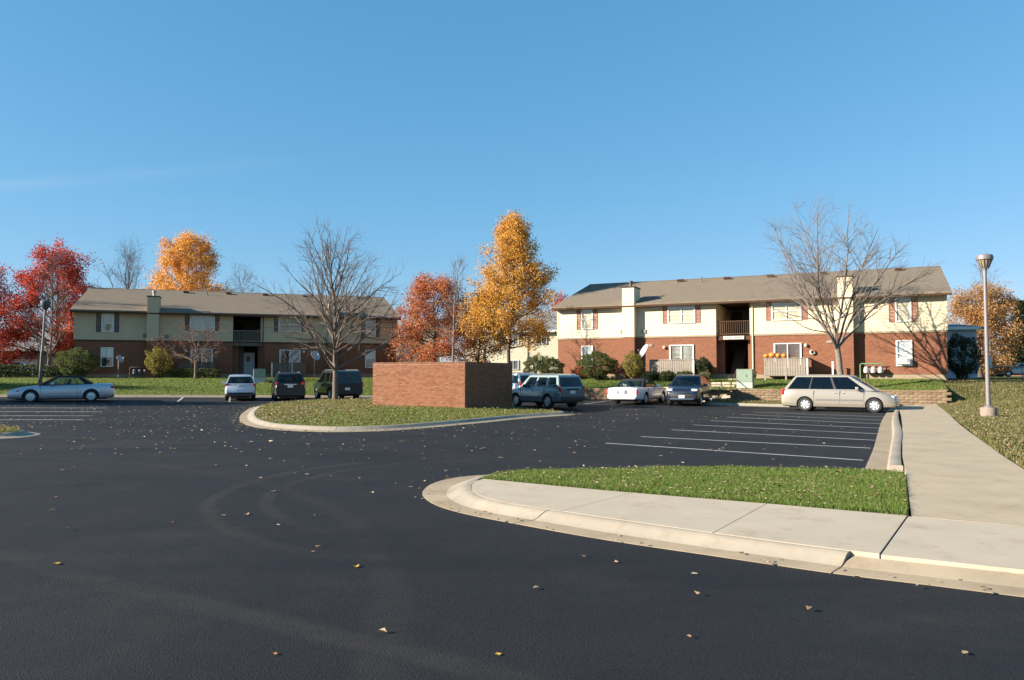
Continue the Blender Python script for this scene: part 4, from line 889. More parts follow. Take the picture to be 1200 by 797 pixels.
lp_ = MB().prism([(9.6, -0.02), (11.93, -0.02), (11.93, 2.9), (10.2, 2.9)], 0.3, 0.98).build('entry_landing', M['conc'], None); lp_.location = (*RW0, 0); lp_.rotation_euler = (0, 0, RZ_R); lp_['kind'] = 'structure'
for x, lab in ((11.86, 'brown steel handrail on the left side of the steps'), (13.62, 'brown steel handrail on the right side of the steps')):
    t = thing('handrail', lab, 'handrail', (*RW0, 0), RZ_R, 'handrails of the steps')
    MB().tube([(x, 0.1, 1.05), (x, 0.25, 1.22), (x, 2.3, 2.05), (x, 2.5, 2.05), (x, 2.52, 1.95)], 0.028, 8).build('rail', M['trim'], t, 60)
    for y, z0, z1 in ((0.22, 0.2, 1.18), (2.3, 0.9, 2.03)): MB().tube([(x, y, z0), (x, y, z1)], 0.024, 8).build('post', M['trim'], t, 60)

# ------------------------------------------------------------------ brick enclosure on the middle island
EC = np.array([-2.1, 34.3]); ET = 2.33
enc = thing('brick_enclosure', 'square red brick enclosure with solid walls on the grass island', 'enclosure', (EC[0], EC[1], 0), RZ_R)
eL, eD, zb_ = 4.97, 4.95, 0.05
e = MB()
for a, b, c, d in ((-eL + 0.01, -0.01, 0.01, 0.22), (-eL + 0.01, -0.01, eD - 0.22, eD - 0.01), (-eL + 0.01, -eL + 0.22, 0.22, eD - 0.22), (-0.22, -0.01, 0.22, eD - 0.22)): e.box(a, b, c, d, -0.3, ET - 0.075)
e.build('wall_core', M['mortar'], enc)
def courses(face):
    m = MB(); rh = 0.0752; n = int((ET - 0.08 - zb_) / rh); bl, jn = 0.205, 0.010
    L = eL if face in 'fb' else eD
    for c in range(-3, n):
        x = -0.1 if c % 2 else 0.0; z = zb_ + c * rh
        while x < L - 0.01:
            a, b = max(x, 0.0), min(x + bl, L)
            if b - a > 0.03:
                o = rng.uniform(-0.003, 0.004); dz = rng.uniform(-0.0015, 0.0015)
                if face == 'f': m.box(a - eL, b - eL, -o, 0.012, z + dz, z + rh - jn + dz)
                elif face == 'b': m.box(a - eL, b - eL, eD - 0.012, eD + o, z + dz, z + rh - jn + dz)
                elif face == 'r': m.box(-0.012, o, a + (0.0125 if a == 0 else 0), b, z + dz, z + rh - jn + dz)
                else: m.box(-eL - o, -eL + 0.012, a + (0.0125 if a == 0 else 0), b, z + dz, z + rh - jn + dz)
            x += bl + jn
    return m
for f_ in 'frl': courses(f_).build('bricks', M['ebrick'], enc)['kind'] = 'stuff'
# soldier course along the top
me_ = MB().box(0.003, 0.0705, -0.006, 0.235, -0.0, 0.075).mesh('cap_brick', M['ebrick'])
k = 0; x = -eL
capm = MB()
for y0 in (0.0, eD - 0.23):
    x = -eL
    while x < -0.02: capm.box(x, x + 0.0655, y0 - 0.004, y0 + 0.232, ET - 0.074 + rng.uniform(-0.002, 0.002), ET + rng.uniform(-0.003, 0.003)); x += 0.0755
for x0 in (-eL, -0.232):
    y = 0.24
    while y < eD - 0.25: capm.box(x0, x0 + 0.235, y, y + 0.0655, ET - 0.074, ET + rng.uniform(-0.003, 0.003)); y += 0.0755
capm.build('cap_bricks', M['ebrick'], enc)['kind'] = 'stuff'

# ------------------------------------------------------------------ lamp posts
lr = thing('street_lamp', 'tall grey lamp post with capped lantern on a concrete base by the right walk', 'street lamp', (18.31, 29.6, float(h_east(18.31, 29.6)) - 0.02), 0.0, 'car park lamp posts')
MB().lathe([(0.285, -0.3), (0.285, 0.38), (0.265, 0.41)], 24).build('concrete_base', M['plinth'], lr, 40)
MB().lathe([(0.17, 0.41), (0.17, 0.44), (0.12, 0.47), (0.085, 0.50)], 16).build('base_plate', M['pole'], lr, 40)
MB().lathe([(0.082, 0.50), (0.075, 3.0), (0.062, 5.72), (0.09, 5.74), (0.09, 5.80)], 14).build('pole', M['pole'], lr, 40)
MB().lathe([(0.10, 5.78), (0.12, 5.82), (0.22, 6.04), (0.25, 6.11)], 18).build('lens', M['lens'], lr, 50)
rb = MB().cbox((0.20, 0, 5.955), (0.035, 0.02, 0.36), ry=R(22)).mesh('louvre', M['pole'])
for k in range(14): o = link('louvre', rb, lr); o.rotation_euler = (0, 0, k * 2 * math.pi / 14)
MB().lathe([(0.25, 6.10), (0.30, 6.11), (0.305, 6.22), (0.27, 6.29), (0.12, 6.32), (0.02, 6.33)], 24).build('cap', M['pole'], lr, 40)
ll = thing('street_lamp', 'slightly leaning lamp post with dark round head behind the silver convertible', 'street lamp', (-29.6, 48.2, 0.62), R(200), 'car park lamp posts')
ll.rotation_euler = (0, R(2.4), 0)
MB().lathe([(0.22, -0.3), (0.22, 0.2)], 16).build('concrete_base', M['plinth'], ll, 40)
MB().lathe([(0.11, 0.2), (0.10, 2.6)], 12).build('lower_pole', M['pole_dk'], ll, 40); MB().lathe([(0.072, 2.6), (0.06, 5.2)], 12).build('upper_pole', M['pole_lit'], ll, 40)  # upper pole painted paler for its sunlit tone, lower pole darker
MB().lathe([(0.07, 5.2), (0.16, 5.28), (0.27, 5.48), (0.275, 5.60)], 20).build('lens', M['pole_dk'], ll, 50)
MB().lathe([(0.275, 5.60), (0.29, 5.61), (0.29, 5.72), (0.20, 5.80), (0.04, 5.83)], 20).build('cap', M['pole_dk'], ll, 40)

# ------------------------------------------------------------------ buildings farther back
def plain_building(label, loc, rz, L, D, eave, ridge, wm, rm, wins, hip=False, ov=0.45):
    t = thing('apartment_building' if L > 12 else 'house', label, 'building', loc, rz)
    w = MB().box(0, L, 0, D, -1.5, eave); 
    if not hip:
        for x in (0.0, L - 0.15): w.extr([(0, eave), (D, eave), (D / 2, ridge - 0.1)], 'x', x, x + 0.15)
    w.build('wall', wm, t)
    r = MB()
    if hip:
        a = D / 2 + ov; r.add([(-ov, -ov, eave), (L + ov, -ov, eave), (L + ov, D + ov, eave), (-ov, D + ov, eave), (a - ov, D / 2, ridge), (L + ov - a, D / 2, ridge), (-ov, -ov, eave - 0.18), (L + ov, -ov, eave - 0.18), (L + ov, D + ov, eave - 0.18), (-ov, D + ov, eave - 0.18)],
              [(0, 1, 5, 4), (1, 2, 5), (2, 3, 4, 5), (3, 0, 4), (0, 6, 7, 1), (1, 7, 8, 2), (2, 8, 9, 3), (3, 9, 6, 0), (6, 9, 8, 7)])
    else: r.extr([(-ov, eave), (D / 2, ridge), (D + ov, eave), (D + ov, eave - 0.16), (D / 2, ridge - 0.16), (-ov, eave - 0.16)], 'x', -0.3, L + 0.3)
    r.build('roof', rm, t)
    MB().box(-0.2, L + 0.2, -ov - 0.03, -ov - 0.002, eave - 0.22, eave + 0.02).build('fascia', M['white'], t)
    for (x0, x1, z0, z1, n) in wins: window(t, x0, x1, z0, z1, kind='slide', units=n, top='dark', low='screen', y=-0.06)
    for x in np.arange(2.2, L, 5.3): MB().box(x, x + 0.09, -0.09, -0.01, 0, eave - 0.2).build('downspout', M['greybrown'], t)
    return t
cw = [(x, x + 1.2, z, z + 1.0, 2) for x in (1.6, 5.2, 8.6, 12.6, 16.0, 19.2) for z in (1.0, 4.0)]
plain_building('sunny cream apartment block far behind the orange tree, with a grey gable roof', (-5.6, 92.5, 1.35), R(-8), 20.5, 10, 5.6, 8.3, M['cream'], M['roof_grey'], cw)
plain_building('cream block glimpsed between the shaded block and the red orange tree', (-19.0, 96, 1.35), R(-14), 7.0, 10, 5.2, 7.6, M['cream'], M['roof_grey'], [(5.0, 6.1, 1.6, 2.5, 2), (1.2, 2.4, 1.6, 2.5, 2)])
plain_building('blue grey single wing with hip roof behind the right end of the sunny block', (25.5, 63.5, 1.4), R(-14), 11.6, 9, 4.1, 5.1, M['bluegrey'], M['roof_grey'], [(8.9, 9.8, 1.1, 2.2, 1)], hip=True)
plain_building('grey house behind the dark hedge at the far left edge', (-57.5, 76, 1.3), R(10), 11.0, 8, 3.0, 5.2, M['greybrown'], M['roof_grey'], [(7.6, 9.6, 0.7, 1.9, 2), (3.5, 4.8, 0.7, 1.9, 1)])
plain_building('small house with a red brown roof at the far right edge', (86, 128, 1.4), R(-12), 14, 9, 3.4, 6.0, M['brick'], flat('red_brown_roof', (0.16, 0.06, 0.05), 0.9), [(2, 3.4, 1, 2.3, 2)])
# rail fence beyond the right verge
rf_ = thing('rail_fence', 'thin white pipe fence on the lawn below the gold brown tree', 'fence', (35.6, 60.5, 1.42), R(-6))
MB().tube([(0, 0, 0.95), (8.6, 0, 0.95)], 0.035, 8).build('rail', M['steel'], rf_)
pm = MB().tube([(0, 0, -0.3), (0, 0, 0.95)], 0.035, 8).mesh('post', M['steel'])
for k in range(5): link('post', pm, rf_, (0.05 + 2.12 * k, 0, 0))
sgn = thing('sign', 'small pale sign plate on a post under the gold brown tree', 'sign', (42.2, 68, 1.4), R(-20)); MB().box(-0.25, 0.25, -0.02, 0.02, 0.9, 1.9).build('plate', M['plate'], sgn); MB().box(-0.03, 0.03, 0.021, 0.06, -0.3, 1.9).build('post', M['steel'], sgn)
MB_road = lawn_st('far_road', np.array([30.0, 74.0]), np.array([0.99, -0.1]), np.array([0.1, 0.99]), np.linspace(0, 60, 7), np.array([0.0, 4.0, 8.0]), lambda s, t: np.full(s.size, 1.46), M['kerb_old'])

# ------------------------------------------------------------------ trees
def vnorm(v): return v / (np.linalg.norm(v) + 1e-9)
def branch(p, d, L, r0, r1, n, wig, up, rg):
    pts = [np.array(p, float)]; d = vnorm(np.array(d, float))
    for i in range(n):
        d = vnorm(d + rg.normal(0, wig, 3) + np.array([0, 0, up])); pts.append(pts[-1] + d * L / n)
    return np.array(pts), np.linspace(r0, r1, n + 1)
def side_dir(d, ang, rg, flat_=0.0):
    d = vnorm(d); a = vnorm(np.cross(d, rg.normal(0, 1, 3))); v = d * math.cos(ang) + a * math.sin(ang)
    v[2] *= (1 - flat_); return vnorm(v)
def skeleton(H, trunk_h, r, n_limb, limb_len, ang0, ang1, rg, lean=(0, 0), fork=False, dens=(7, 6), twig_len=0.9, up=0.06, lr=0.02, limb_top=0.97, low_bias=1.0, env=None, leader=True):
    """trunk, limbs (each with its own branches) and the twigs; returned as lists of (points, radii)"""
    trunk = branch((0, 0, -0.3), (lean[0], lean[1], 1), (H * (0.95 if leader else 0) + (trunk_h + 0.4) * (0 if leader else 1)) + 0.3, r, 0.02 if leader else r * 0.72, 14, 0.035, 0.03, rg)
    limbs = []; twigs = []
    az = rg.random() * 6.28
    for k in range(n_limb):
        f = (k + 0.5 * rg.random()) / n_limb; f2 = f ** low_bias
        if leader:
            z = trunk_h + (H * limb_top - trunk_h) * f2; i = np.interp(z, trunk[0][:, 2], np.arange(15)); i0 = int(min(13, i))
            p = trunk[0][i0] + (trunk[0][i0 + 1] - trunk[0][i0]) * (i - i0); rr = np.interp(i, np.arange(15), trunk[1]) * 0.62
        else: p = trunk[0][-1] - np.array([0, 0, 0.35 * rg.random()]); rr = r * 0.36
        az += 2.4 + rg.normal(0, 0.25); el = R(ang0 + (ang1 - ang0) * f) + rg.normal(0, 0.08)
        d = np.array([math.cos(az) * math.cos(el), math.sin(az) * math.cos(el), math.sin(el)])
        L = (limb_len(f2) if callable(limb_len) else limb_len) * rg.uniform(0.85, 1.12)
        rr = max(0.018, min(rr, lr * L + 0.006)) if leader else rr
        b = branch(p, d, L, rr, 0.010, 10, 0.075, up, rg); lb = [b]
        for q in range(int(dens[0] * max(1.2, L / 2.6))):
            t = rg.uniform(0.18, 0.98); j = min(9, int(t * 10)); p2 = b[0][j] + (b[0][j + 1] - b[0][j]) * (t * 10 - j)
            d2 = side_dir(b[0][j + 1] - b[0][j], R(rg.uniform(28, 55)), rg); L2 = L * (1.05 - t) * rg.uniform(0.35, 0.62) + 0.35
            b2 = branch(p2, d2, L2, max(0.009, b[1][j] * 0.55), 0.005, 6, 0.10, up * 0.8, rg); lb.append(b2)
            for w in range(int(dens[1] * max(0.7, L2 / 1.2))):
                t2 = rg.uniform(0.15, 1.0); j2 = min(5, int(t2 * 6)); p3 = b2[0][j2] + (b2[0][j2 + 1] - b2[0][j2]) * (t2 * 6 - j2)
                d3 = side_dir(b2[0][j2 + 1] - b2[0][j2], R(rg.uniform(25, 55)), rg)
                twigs.append(branch(p3, d3, twig_len * rg.uniform(0.4, 1.1), 0.0065, 0.003, 3, 0.12, 0.05, rg))
        limbs.append(lb)
    return trunk, limbs, twigs
def tree(name, label, loc, sk, bark, twig, group=None, cat='tree', leaf=None, n_leaf=0, leaf_s=(0.1, 0.18), spread=0.25, twig_scale=1.0, leaf_where=None, seed=1, leafing=0.55):
    rg = np.random.default_rng(seed); trunk, limbs, twigs = sk
    t = thing(name, label, cat, loc, 0, group)
    MB().tube(trunk[0], trunk[1] * np.where(trunk[0][:, 2] < 0.25, 1.25, 1.0), 10).build('trunk', bark, t, 60)
    for lb in limbs:
        m = MB()
        for k, (p, r) in enumerate(lb): m.tube(p, r, 6 if k == 0 else 4, False)
        m.build('limb', bark, t, 60)
    # twigs: three-sided, in one go
    k = len(twigs)
    if k:
        P = np.stack([w[0] for w in twigs]); Rr = np.stack([w[1] for w in twigs]) * twig_scale; n = P.shape[1]
        T = np.gradient(P, axis=1); T /= np.linalg.norm(T, axis=2, keepdims=True) + 1e-9
        U = np.cross(T, np.array([0.3, 0.9, 0.2])); U /= np.linalg.norm(U, axis=2, keepdims=True) + 1e-9; Wv = np.cross(T, U)
        a = np.arange(3) * 2.0944
        V = P[:, :, None, :] + Rr[:, :, None, None] * (np.cos(a)[None, None, :, None] * U[:, :, None, :] + np.sin(a)[None, None, :, None] * Wv[:, :, None, :])
        b = np.arange(k)[:, None, None] * (n * 3) + np.arange(n - 1)[None, :, None] * 3; j = np.arange(3)[None, None, :]; j2 = (j + 1) % 3
        F = np.stack([b + j, b + j2, b + 3 + j2, b + 3 + j], -1).reshape(-1, 4)
        link('twigs', npmesh('twigs', V.reshape(-1, 3), F, twig), t)['kind'] = 'stuff'
    if leaf is not None and n_leaf:
        P = np.concatenate([w[0][1:] for w in twigs]); 
        if leaf_where is not None: P = P[leaf_where(P)]
        nt_ = len(twigs); wt_ = np.repeat(rg.gamma(leafing, 1.0, nt_), len(twigs[0][0]) - 1)
        wt_ = np.ones(len(P)) if leaf_where is not None else wt_
        idx = rg.choice(len(P), size=n_leaf, p=wt_ / wt_.sum()); C = P[idx] + rg.normal(0, spread, (n_leaf, 3))
        link('crown', leaf_cloud(C, leaf_s, leaf, rg), t)['kind'] = 'stuff'
    return t
def leaf_cloud(C, s, mat, rg, up=0.25):
    n = len(C); a = rg.normal(0, 1, (n, 3)); a[:, 2] += -0.3; a /= np.linalg.norm(a, axis=1)[:, None]
    b = np.cross(a, rg.normal(0, 1, (n, 3))); b /= np.linalg.norm(b, axis=1)[:, None] + 1e-9; c = np.cross(a, b)
    sz = rg.uniform(s[0], s[1], n)[:, None] / 2
    V = np.stack([C - a * sz, C + b * sz * 0.62 + c * sz * 0.22, C + a * sz, C - b * sz * 0.62 + c * sz * 0.22], 1)
    i = np.arange(n) * 4
    return npmesh('leaves', V.reshape(-1, 3), np.stack([i, i + 1, i + 2, i + 3], 1), mat)
G = np.random.default_rng
zt = lambda x, y: float(h_left_xy(np.array([x]), np.array([y]))[0])
# bare trees
sk = skeleton(10.2, 1.7, 0.17, 32, lambda f: 6.1 - 2.9 * f, 33, 74, G(11), dens=(6, 5), twig_len=0.8, up=0.008, low_bias=1.1, lr=0.0145, limb_top=0.74)
tree('bare_tree', 'large bare tree with wide oval crown standing on the grass island', (-10.3, 44.8, float(h_mid(np.array([-10.3]), np.array([44.8]))[0])), sk, M['bark'], M['twig'], 'bare trees', seed=2)
sk = skeleton(11.2, 2.2, 0.20, 9, lambda f: 8.0, 46, 86, G(5), leader=False, dens=(8, 6), twig_len=0.95, up=0.01)
p = RW0 + RU * 19.62 + RB * 0.75
tree('bare_tree', 'bare pale tree forking into fanned limbs in front of the sunny block', (p[0], p[1], float(h_right(0, 0.75)) - 0.05), sk, M['bark_pale'], M['twig_pale'], 'bare trees', seed=3)
sk = skeleton(9.2, 3.0, 0.09, 22, lambda f: 2.3 - 1.6 * f, 30, 60, G(21), dens=(5, 4), twig_len=0.7)
tree('bare_tree', 'slender pale barked bare tree behind the brick enclosure', (-4.25, 53.5, 0.5), sk, M['bark_pale'], M['twig_pale'], 'bare trees', seed=4)
sk = skeleton(9.0, 1.4, 0.13, 20, lambda f: 3.4 - 2.1 * f, 45, 72, G(31), dens=(7, 6), twig_len=0.8, lean=(0.10, 0.0), up=0.06)
tree('bare_tree', 'small bare tree with leaning trunk in front of the red maple', (-36.6, 60.5, 1.45), sk, M['bark'], M['twig_pale'], 'bare trees', seed=5)
sk = skeleton(14.6, 3.0, 0.25, 28, lambda f: 7.6 - 4.6 * f, 28, 72, G(41), dens=(6, 5), twig_len=1.2, up=0.03)
tree('bare_tree', 'tall bare tree rising behind the left end of the shaded roof', (-47.5, 95, 1.4), sk, M['bark_dk'], M['twig'], 'bare trees', seed=6, twig_scale=1.5)
sk = skeleton(12.2, 3.0, 0.22, 26, lambda f: 6.8 - 4.0 * f, 28, 70, G(42), dens=(6, 5), twig_len=1.1, up=0.03)
tree('bare_tree', 'bare tree behind the shaded roof right of the bright orange tree', (-35.0, 99, 1.4), sk, M['bark_dk'], M['twig'], 'bare trees', seed=7, twig_scale=1.5)
sk = skeleton(5.2, 1.2, 0.11, 7, lambda f: 3.3, 24, 66, G(51), leader=False, dens=(9, 7), twig_len=0.6, up=0.0)
p = world_of(LOC_L, RZ_L, 9.0, -4.3)
tree('ornamental_tree', 'low spreading crab tree with a few reddish leaves before the shaded block', (p[0], p[1], zt(p[0], p[1])), sk, M['bark'], M['twig'], leaf=LV['sparse'], n_leaf=900, leaf_s=(0.08, 0.14), spread=0.1, seed=8)
# leafy autumn trees
sk = skeleton(12.6, 2.5, 0.18, 62, lambda f: float(np.interp(f, [0, 0.15, 0.3, 0.63, 0.85, 1], [3.0, 3.8, 3.9, 2.7, 1.5, 0.6])), 14, 62, G(61), dens=(5, 4), twig_len=0.75, up=0.028)
tree('maple_tree', 'tall conical orange and green maple left of the sunny block', (-0.2, 62.5, 1.3), sk, M['bark_dk'], M['twig'], 'autumn trees', leaf=LV['mixed'], n_leaf=42000, leaf_s=(0.10, 0.19), spread=0.24, leafing=0.9, seed=9)
sk = skeleton(7.5, 1.5, 0.2, 34, lambda f: 3.9 * math.sqrt(max(0.06, 1 - (f * 0.95) ** 2)), 6, 56, G(62), dens=(6, 5), twig_len=0.7, up=0.02)
tree('maple_tree', 'round crowned red orange tree right of the shaded block', (-6.5, 66, 1.3), sk, M['bark_dk'], M['twig'], 'autumn trees', leaf=LV['rust'], n_leaf=26000, leaf_s=(0.10, 0.20), spread=0.26, seed=10)
sk = skeleton(6.4, 1.2, 0.13, 24, lambda f: 3.0 - 1.9 * f, 10, 62, G(63), dens=(6, 5), twig_len=0.7, up=0.02)
tree('maple_tree', 'smaller brown orange tree tucked left of the conical maple', (-3.0, 64.5, 1.3), sk, M['bark_dk'], M['twig'], 'autumn trees', leaf=LV['brown'], n_leaf=13000, leaf_s=(0.10, 0.18), spread=0.26, seed=11)
sk = skeleton(10.2, 1.6, 0.26, 36, lambda f: 4.8 * math.sqrt(max(0.06, 1 - (f * 0.93) ** 2)), 8, 60, G(64), dens=(6, 5), twig_len=0.8, lean=(0.03, 0), up=0.025)
tree('maple_tree', 'crimson red maple beside the left end of the shaded block', (-40.6, 68.5, 1.4), sk, M['bark_dk'], M['twig'], 'autumn trees', leaf=LV['red'], n_leaf=36000, leaf_s=(0.10, 0.20), spread=0.26, seed=12)
sk = skeleton(8.6, 1.6, 0.24, 32, lambda f: 4.7 * math.sqrt(max(0.06, 1 - (f * 0.95) ** 2)), 6, 56, G(65), dens=(6, 5), twig_len=0.8, up=0.02)
tree('maple_tree', 'bright red maple cut by the left edge of the view', (-46.8, 67, 1.4), sk, M['bark_dk'], M['twig'], 'autumn trees', leaf=LV['red'], n_leaf=26000, leaf_s=(0.10, 0.20), spread=0.26, seed=13)
sk = skeleton(15.2, 3.5, 0.26, 38, lambda f: 5.4 * math.sqrt(max(0.05, 1 - (f * 0.95) ** 2)), 10, 56, G(66), dens=(6, 5), twig_len=0.8, up=0.025)
tree('maple_tree', 'bright orange tree rising behind the shaded roof', (-37.9, 88.5, 1.4), sk, M['bark_dk'], M['twig'], 'autumn trees', leaf=LV['orange'], n_leaf=40000, leaf_s=(0.13, 0.25), spread=0.32, seed=14)
sk = skeleton(7.2, 1.5, 0.26, 32, lambda f: 4.6 * math.sqrt(max(0.06, 1 - (f * 0.95) ** 2)), 4, 58, G(67), dens=(6, 5), twig_len=0.8, up=0.015)
tree('maple_tree', 'broad gold brown tree on the lawn behind the right lamp post', (46.0, 75.5, 1.4), sk, M['bark_dk'], M['twig'], 'autumn trees', leaf=LV['gold'], n_leaf=26000, leaf_s=(0.12, 0.22), spread=0.32, seed=15)
sk = skeleton(12.0, 2.0, 0.2, 22, lambda f: 5.0 - 3.0 * f, 40, 70, G(68), dens=(6, 5), twig_len=1.0)
tree('bare_tree', 'thin bare tree showing above the gold brown tree', (51.5, 84, 1.4), sk, M['bark'], M['twig_pale'], 'bare trees', seed=16, twig_scale=1.2)
sk = skeleton(10.5, 2.0, 0.2, 26, lambda f: 4.8 - 2.8 * f, 30, 68, G(69), dens=(5, 4), twig_len=1.0)
tree('maple_tree', 'distant red tree behind the cream block roof', (7.4, 118, 1.4), sk, M['bark_dk'], M['twig'], 'autumn trees', leaf=LV['red'], n_leaf=9000, leaf_s=(0.25, 0.42), spread=0.45, seed=17)
# outside the view to the left: the tree whose shade lies over the left of the car park
sk = skeleton(10.5, 2.2, 0.24, 30, lambda f: 4.8 - 2.6 * f ** 1.3, 20, 65, G(70), dens=(5, 4), twig_len=0.9)
tree('maple_tree', 'nearer leafy orange tree on the lawn left of the car park', (-48.5, 32.6, 0.8), sk, M['bark_dk'], M['twig'], 'autumn trees', leaf=LV['orange'], n_leaf=13000, leaf_s=(0.25, 0.42), spread=0.4, seed=18)
sk = skeleton(11.5, 2.2, 0.24, 30, lambda f: 5.2 - 2.6 * f ** 1.3, 20, 65, G(71), dens=(5, 4), twig_len=0.9)
tree('maple_tree', 'farther leafy orange tree on the lawn left of the car park', (-60, 41.0, 1.2), sk, M['bark_dk'], M['twig'], 'autumn trees', leaf=LV['orange'], n_leaf=14000, leaf_s=(0.25, 0.42), spread=0.4, seed=19)
# evergreen at the right edge
ev = thing('pine_tree', 'dark evergreen tree at the far right edge behind the lawn', 'tree', (57.5, 86, 1.4)); rg = G(80)
MB().tube([(0, 0, -0.3), (0, 0, 4), (0.1, 0, 8.6)], [0.22, 0.14, 0.03], 8).build('trunk', M['bark_dk'], ev)
C = []; lm = MB()
for k in range(70):
    z = 0.8 + 7.6 * k / 70; L = 3.1 * (1 - z / 9.2) + 0.25; a = k * 2.4
    q = np.array([[math.cos(a) * L * t, math.sin(a) * L * t, z - 0.5 * t * t * L * 0.4 + 0.2 * t] for t in np.linspace(0, 1, 6)]); lm.tube(q, np.linspace(0.035, 0.008, 6), 4, False)
    C.append(q[rg.integers(1, 6, 260)] + rg.normal(0, 0.17, (260, 3)))
lm.build('limb', M['bark_dk'], ev); link('crown', leaf_cloud(np.concatenate(C), (0.14, 0.3), LV['ever'], rg), ev)['kind'] = 'stuff'

# ------------------------------------------------------------------ shrubs and hedges
def shrub(label, loc, rad, n, leaf, seed, s=(0.07, 0.12), group='shrubs by the apartment blocks', name='shrub', boxy=False, gap=0.35):
    rg = G(seed); t = thing(name, label, 'hedge' if name == 'hedge' else 'shrub', loc, 0, group); rx, ry, rz = rad
    m = MB(); C = []
    nb = 26
    for k in range(nb):
        a = rg.random() * 6.283; u = rg.random() ** 0.5; e = rg.uniform(0.15, 1.5)
        if boxy: tip = np.array([rg.uniform(-rx, rx) * 0.92, rg.uniform(-ry, ry) * 0.85, rz * rg.uniform(0.6, 0.95)]); base = np.array([tip[0] * 0.9, tip[1] * 0.4, -0.1])
        else: tip = np.array([math.cos(a) * rx * math.cos(e) * 0.9, math.sin(a) * ry * math.cos(e) * 0.9, rz * (0.52 + 0.46 * math.sin(e))]); base = np.array([tip[0] * 0.15, tip[1] * 0.15, -0.1])
        mid_ = (base + tip) / 2 + rg.normal(0, 0.06, 3); m.tube([base, mid_, tip], [0.022, 0.015, 0.006], 4, False)
    m.build('stems', M['bark_dk'], t)
    N = n * 2
    d = rg.normal(0, 1, (N, 3)); d /= np.linalg.norm(d, axis=1)[:, None]
    if boxy:
        q = np.max(np.abs(d), axis=1)[:, None]; d = d / q
        d = np.sign(d) * np.abs(d) ** 1.0
    r = 1 - np.abs(rg.normal(0, 0.16, N)); lump = 0.92 + 0.13 * np.sin(d[:, 0] * 5 + seed) * np.sin(d[:, 1] * 6 + 1) + 0.10 * np.sin(d[:, 2] * 9 + d[:, 0] * 7 + seed) + 0.05 * np.sin(d[:, 0] * 17 + d[:, 2] * 13)
    if boxy: lump = 0.95 + (lump - 0.92) * 0.35
    hole = np.sin(d[:, 0] * 8 + seed * 2) + np.sin(d[:, 1] * 7 + seed) + np.sin(d[:, 2] * 9 + 1.7 * seed) + rg.normal(0, 0.7, N)
    keep = hole > -1.2 - (0.6 if boxy else 0) + gap
    C = d * (r * lump)[:, None] * np.array([rx, ry, rz / 2]) + np.array([0, 0, rz / 2 + 0.02]); C = C[keep][:n]
    if not boxy: # thinner below, so that stems show
        f = np.clip(C[:, 2] / rz, 0, 1); C[:, :2] *= (0.72 + 0.28 * np.clip(f / 0.4, 0, 1))[:, None]
    C[:, 2] = np.maximum(C[:, 2], 0.01)
    link('foliage', leaf_cloud(C, s, leaf, rg), t)['kind'] = 'stuff'
    return t
def onL(x, y): p = world_of(LOC_L, RZ_L, x, y); return (p[0], p[1], zt(p[0], p[1]) - 0.02)
def onR(x, y): p = world_of(LOC_R, RZ_R, x, y); return (p[0], p[1], float(h_right_xy(np.array([p[0]]), np.array([p[1]]))[0]) - 0.02)
shrub('large round dark green bush left of the lower window of the shaded block', onL(0.55, -1.9), (1.65, 1.4, 2.35), 9000, LV['green'], 101)
shrub('yellowing bush against the chimney of the shaded block', onL(6.2, -1.7), (1.05, 1.0, 2.5), 5200, LV['yellow'], 102)
shrub('low clipped hedge in front of the dark patio fence', onL(8.9, -2.5), (1.95, 0.55, 0.75), 5200, LV['green'], 103, name='hedge', boxy=True, group='clipped hedges')
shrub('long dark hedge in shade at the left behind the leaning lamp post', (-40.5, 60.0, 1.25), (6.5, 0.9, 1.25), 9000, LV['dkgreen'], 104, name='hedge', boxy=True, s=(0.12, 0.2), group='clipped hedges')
shrub('pale green bush left of the sunny block, leftmost of the row', (1.9, 57.8, 1.0), (1.15, 1.1, 2.35), 5600, LV['green'], 105)
shrub('round green bush at the left corner of the sunny block', onR(0.25, -1.8), (0.95, 0.95, 1.65), 4600, LV['green'], 106)
shrub('biggest green bush beside the lower left window of the sunny block', onR(3.75, -1.9), (1.45, 1.25, 2.1), 8600, LV['green'], 107)
shrub('tall narrow yellow green bush right of the left chimney', onR(6.35, -2.0), (0.75, 0.75, 2.1), 3600, LV['yellow'], 108)
for k, (x, r, lab) in enumerate(((7.7, 0.62, 'leftmost low round bush before the pale patio fence'), (8.8, 0.58, 'second low round bush before the pale patio fence'), (10.0, 0.7, 'wider low bush before the right end of the pale patio fence'))):
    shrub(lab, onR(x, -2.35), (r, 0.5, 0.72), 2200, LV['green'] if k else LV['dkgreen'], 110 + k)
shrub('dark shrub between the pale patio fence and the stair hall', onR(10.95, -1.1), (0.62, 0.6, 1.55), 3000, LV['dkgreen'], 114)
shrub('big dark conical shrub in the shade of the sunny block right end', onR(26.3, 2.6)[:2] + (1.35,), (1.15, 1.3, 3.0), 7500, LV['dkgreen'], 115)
shrub('small bright green plant by the steps', onR(11.4, -2.9), (0.4, 0.4, 0.75), 900, LV['lime'], 116, group='small plants by the steps')
shrub('small yellow green plant at the right side of the stair hall', onR(14.05, -1.2), (0.35, 0.35, 0.7), 700, LV['yellow'], 117, group='small plants by the steps')
shrub('red leaved low bush beneath the lower left window of the sunny block', onR(2.2, -1.0), (0.8, 0.45, 0.95), 1800, LV['rust'], 118)
shrub('yellow bush under the gold brown tree near the blue grey wing', (38.8, 66.5, 1.38), (1.5, 1.0, 1.9), 2600, LV['yellow'], 119, s=(0.12, 0.2))
shrub('brown bush behind the white pipe fence', (48.5, 79.5, 1.4), (3.6, 1.4, 2.4), 4200, LV['brown'], 120, s=(0.14, 0.24))
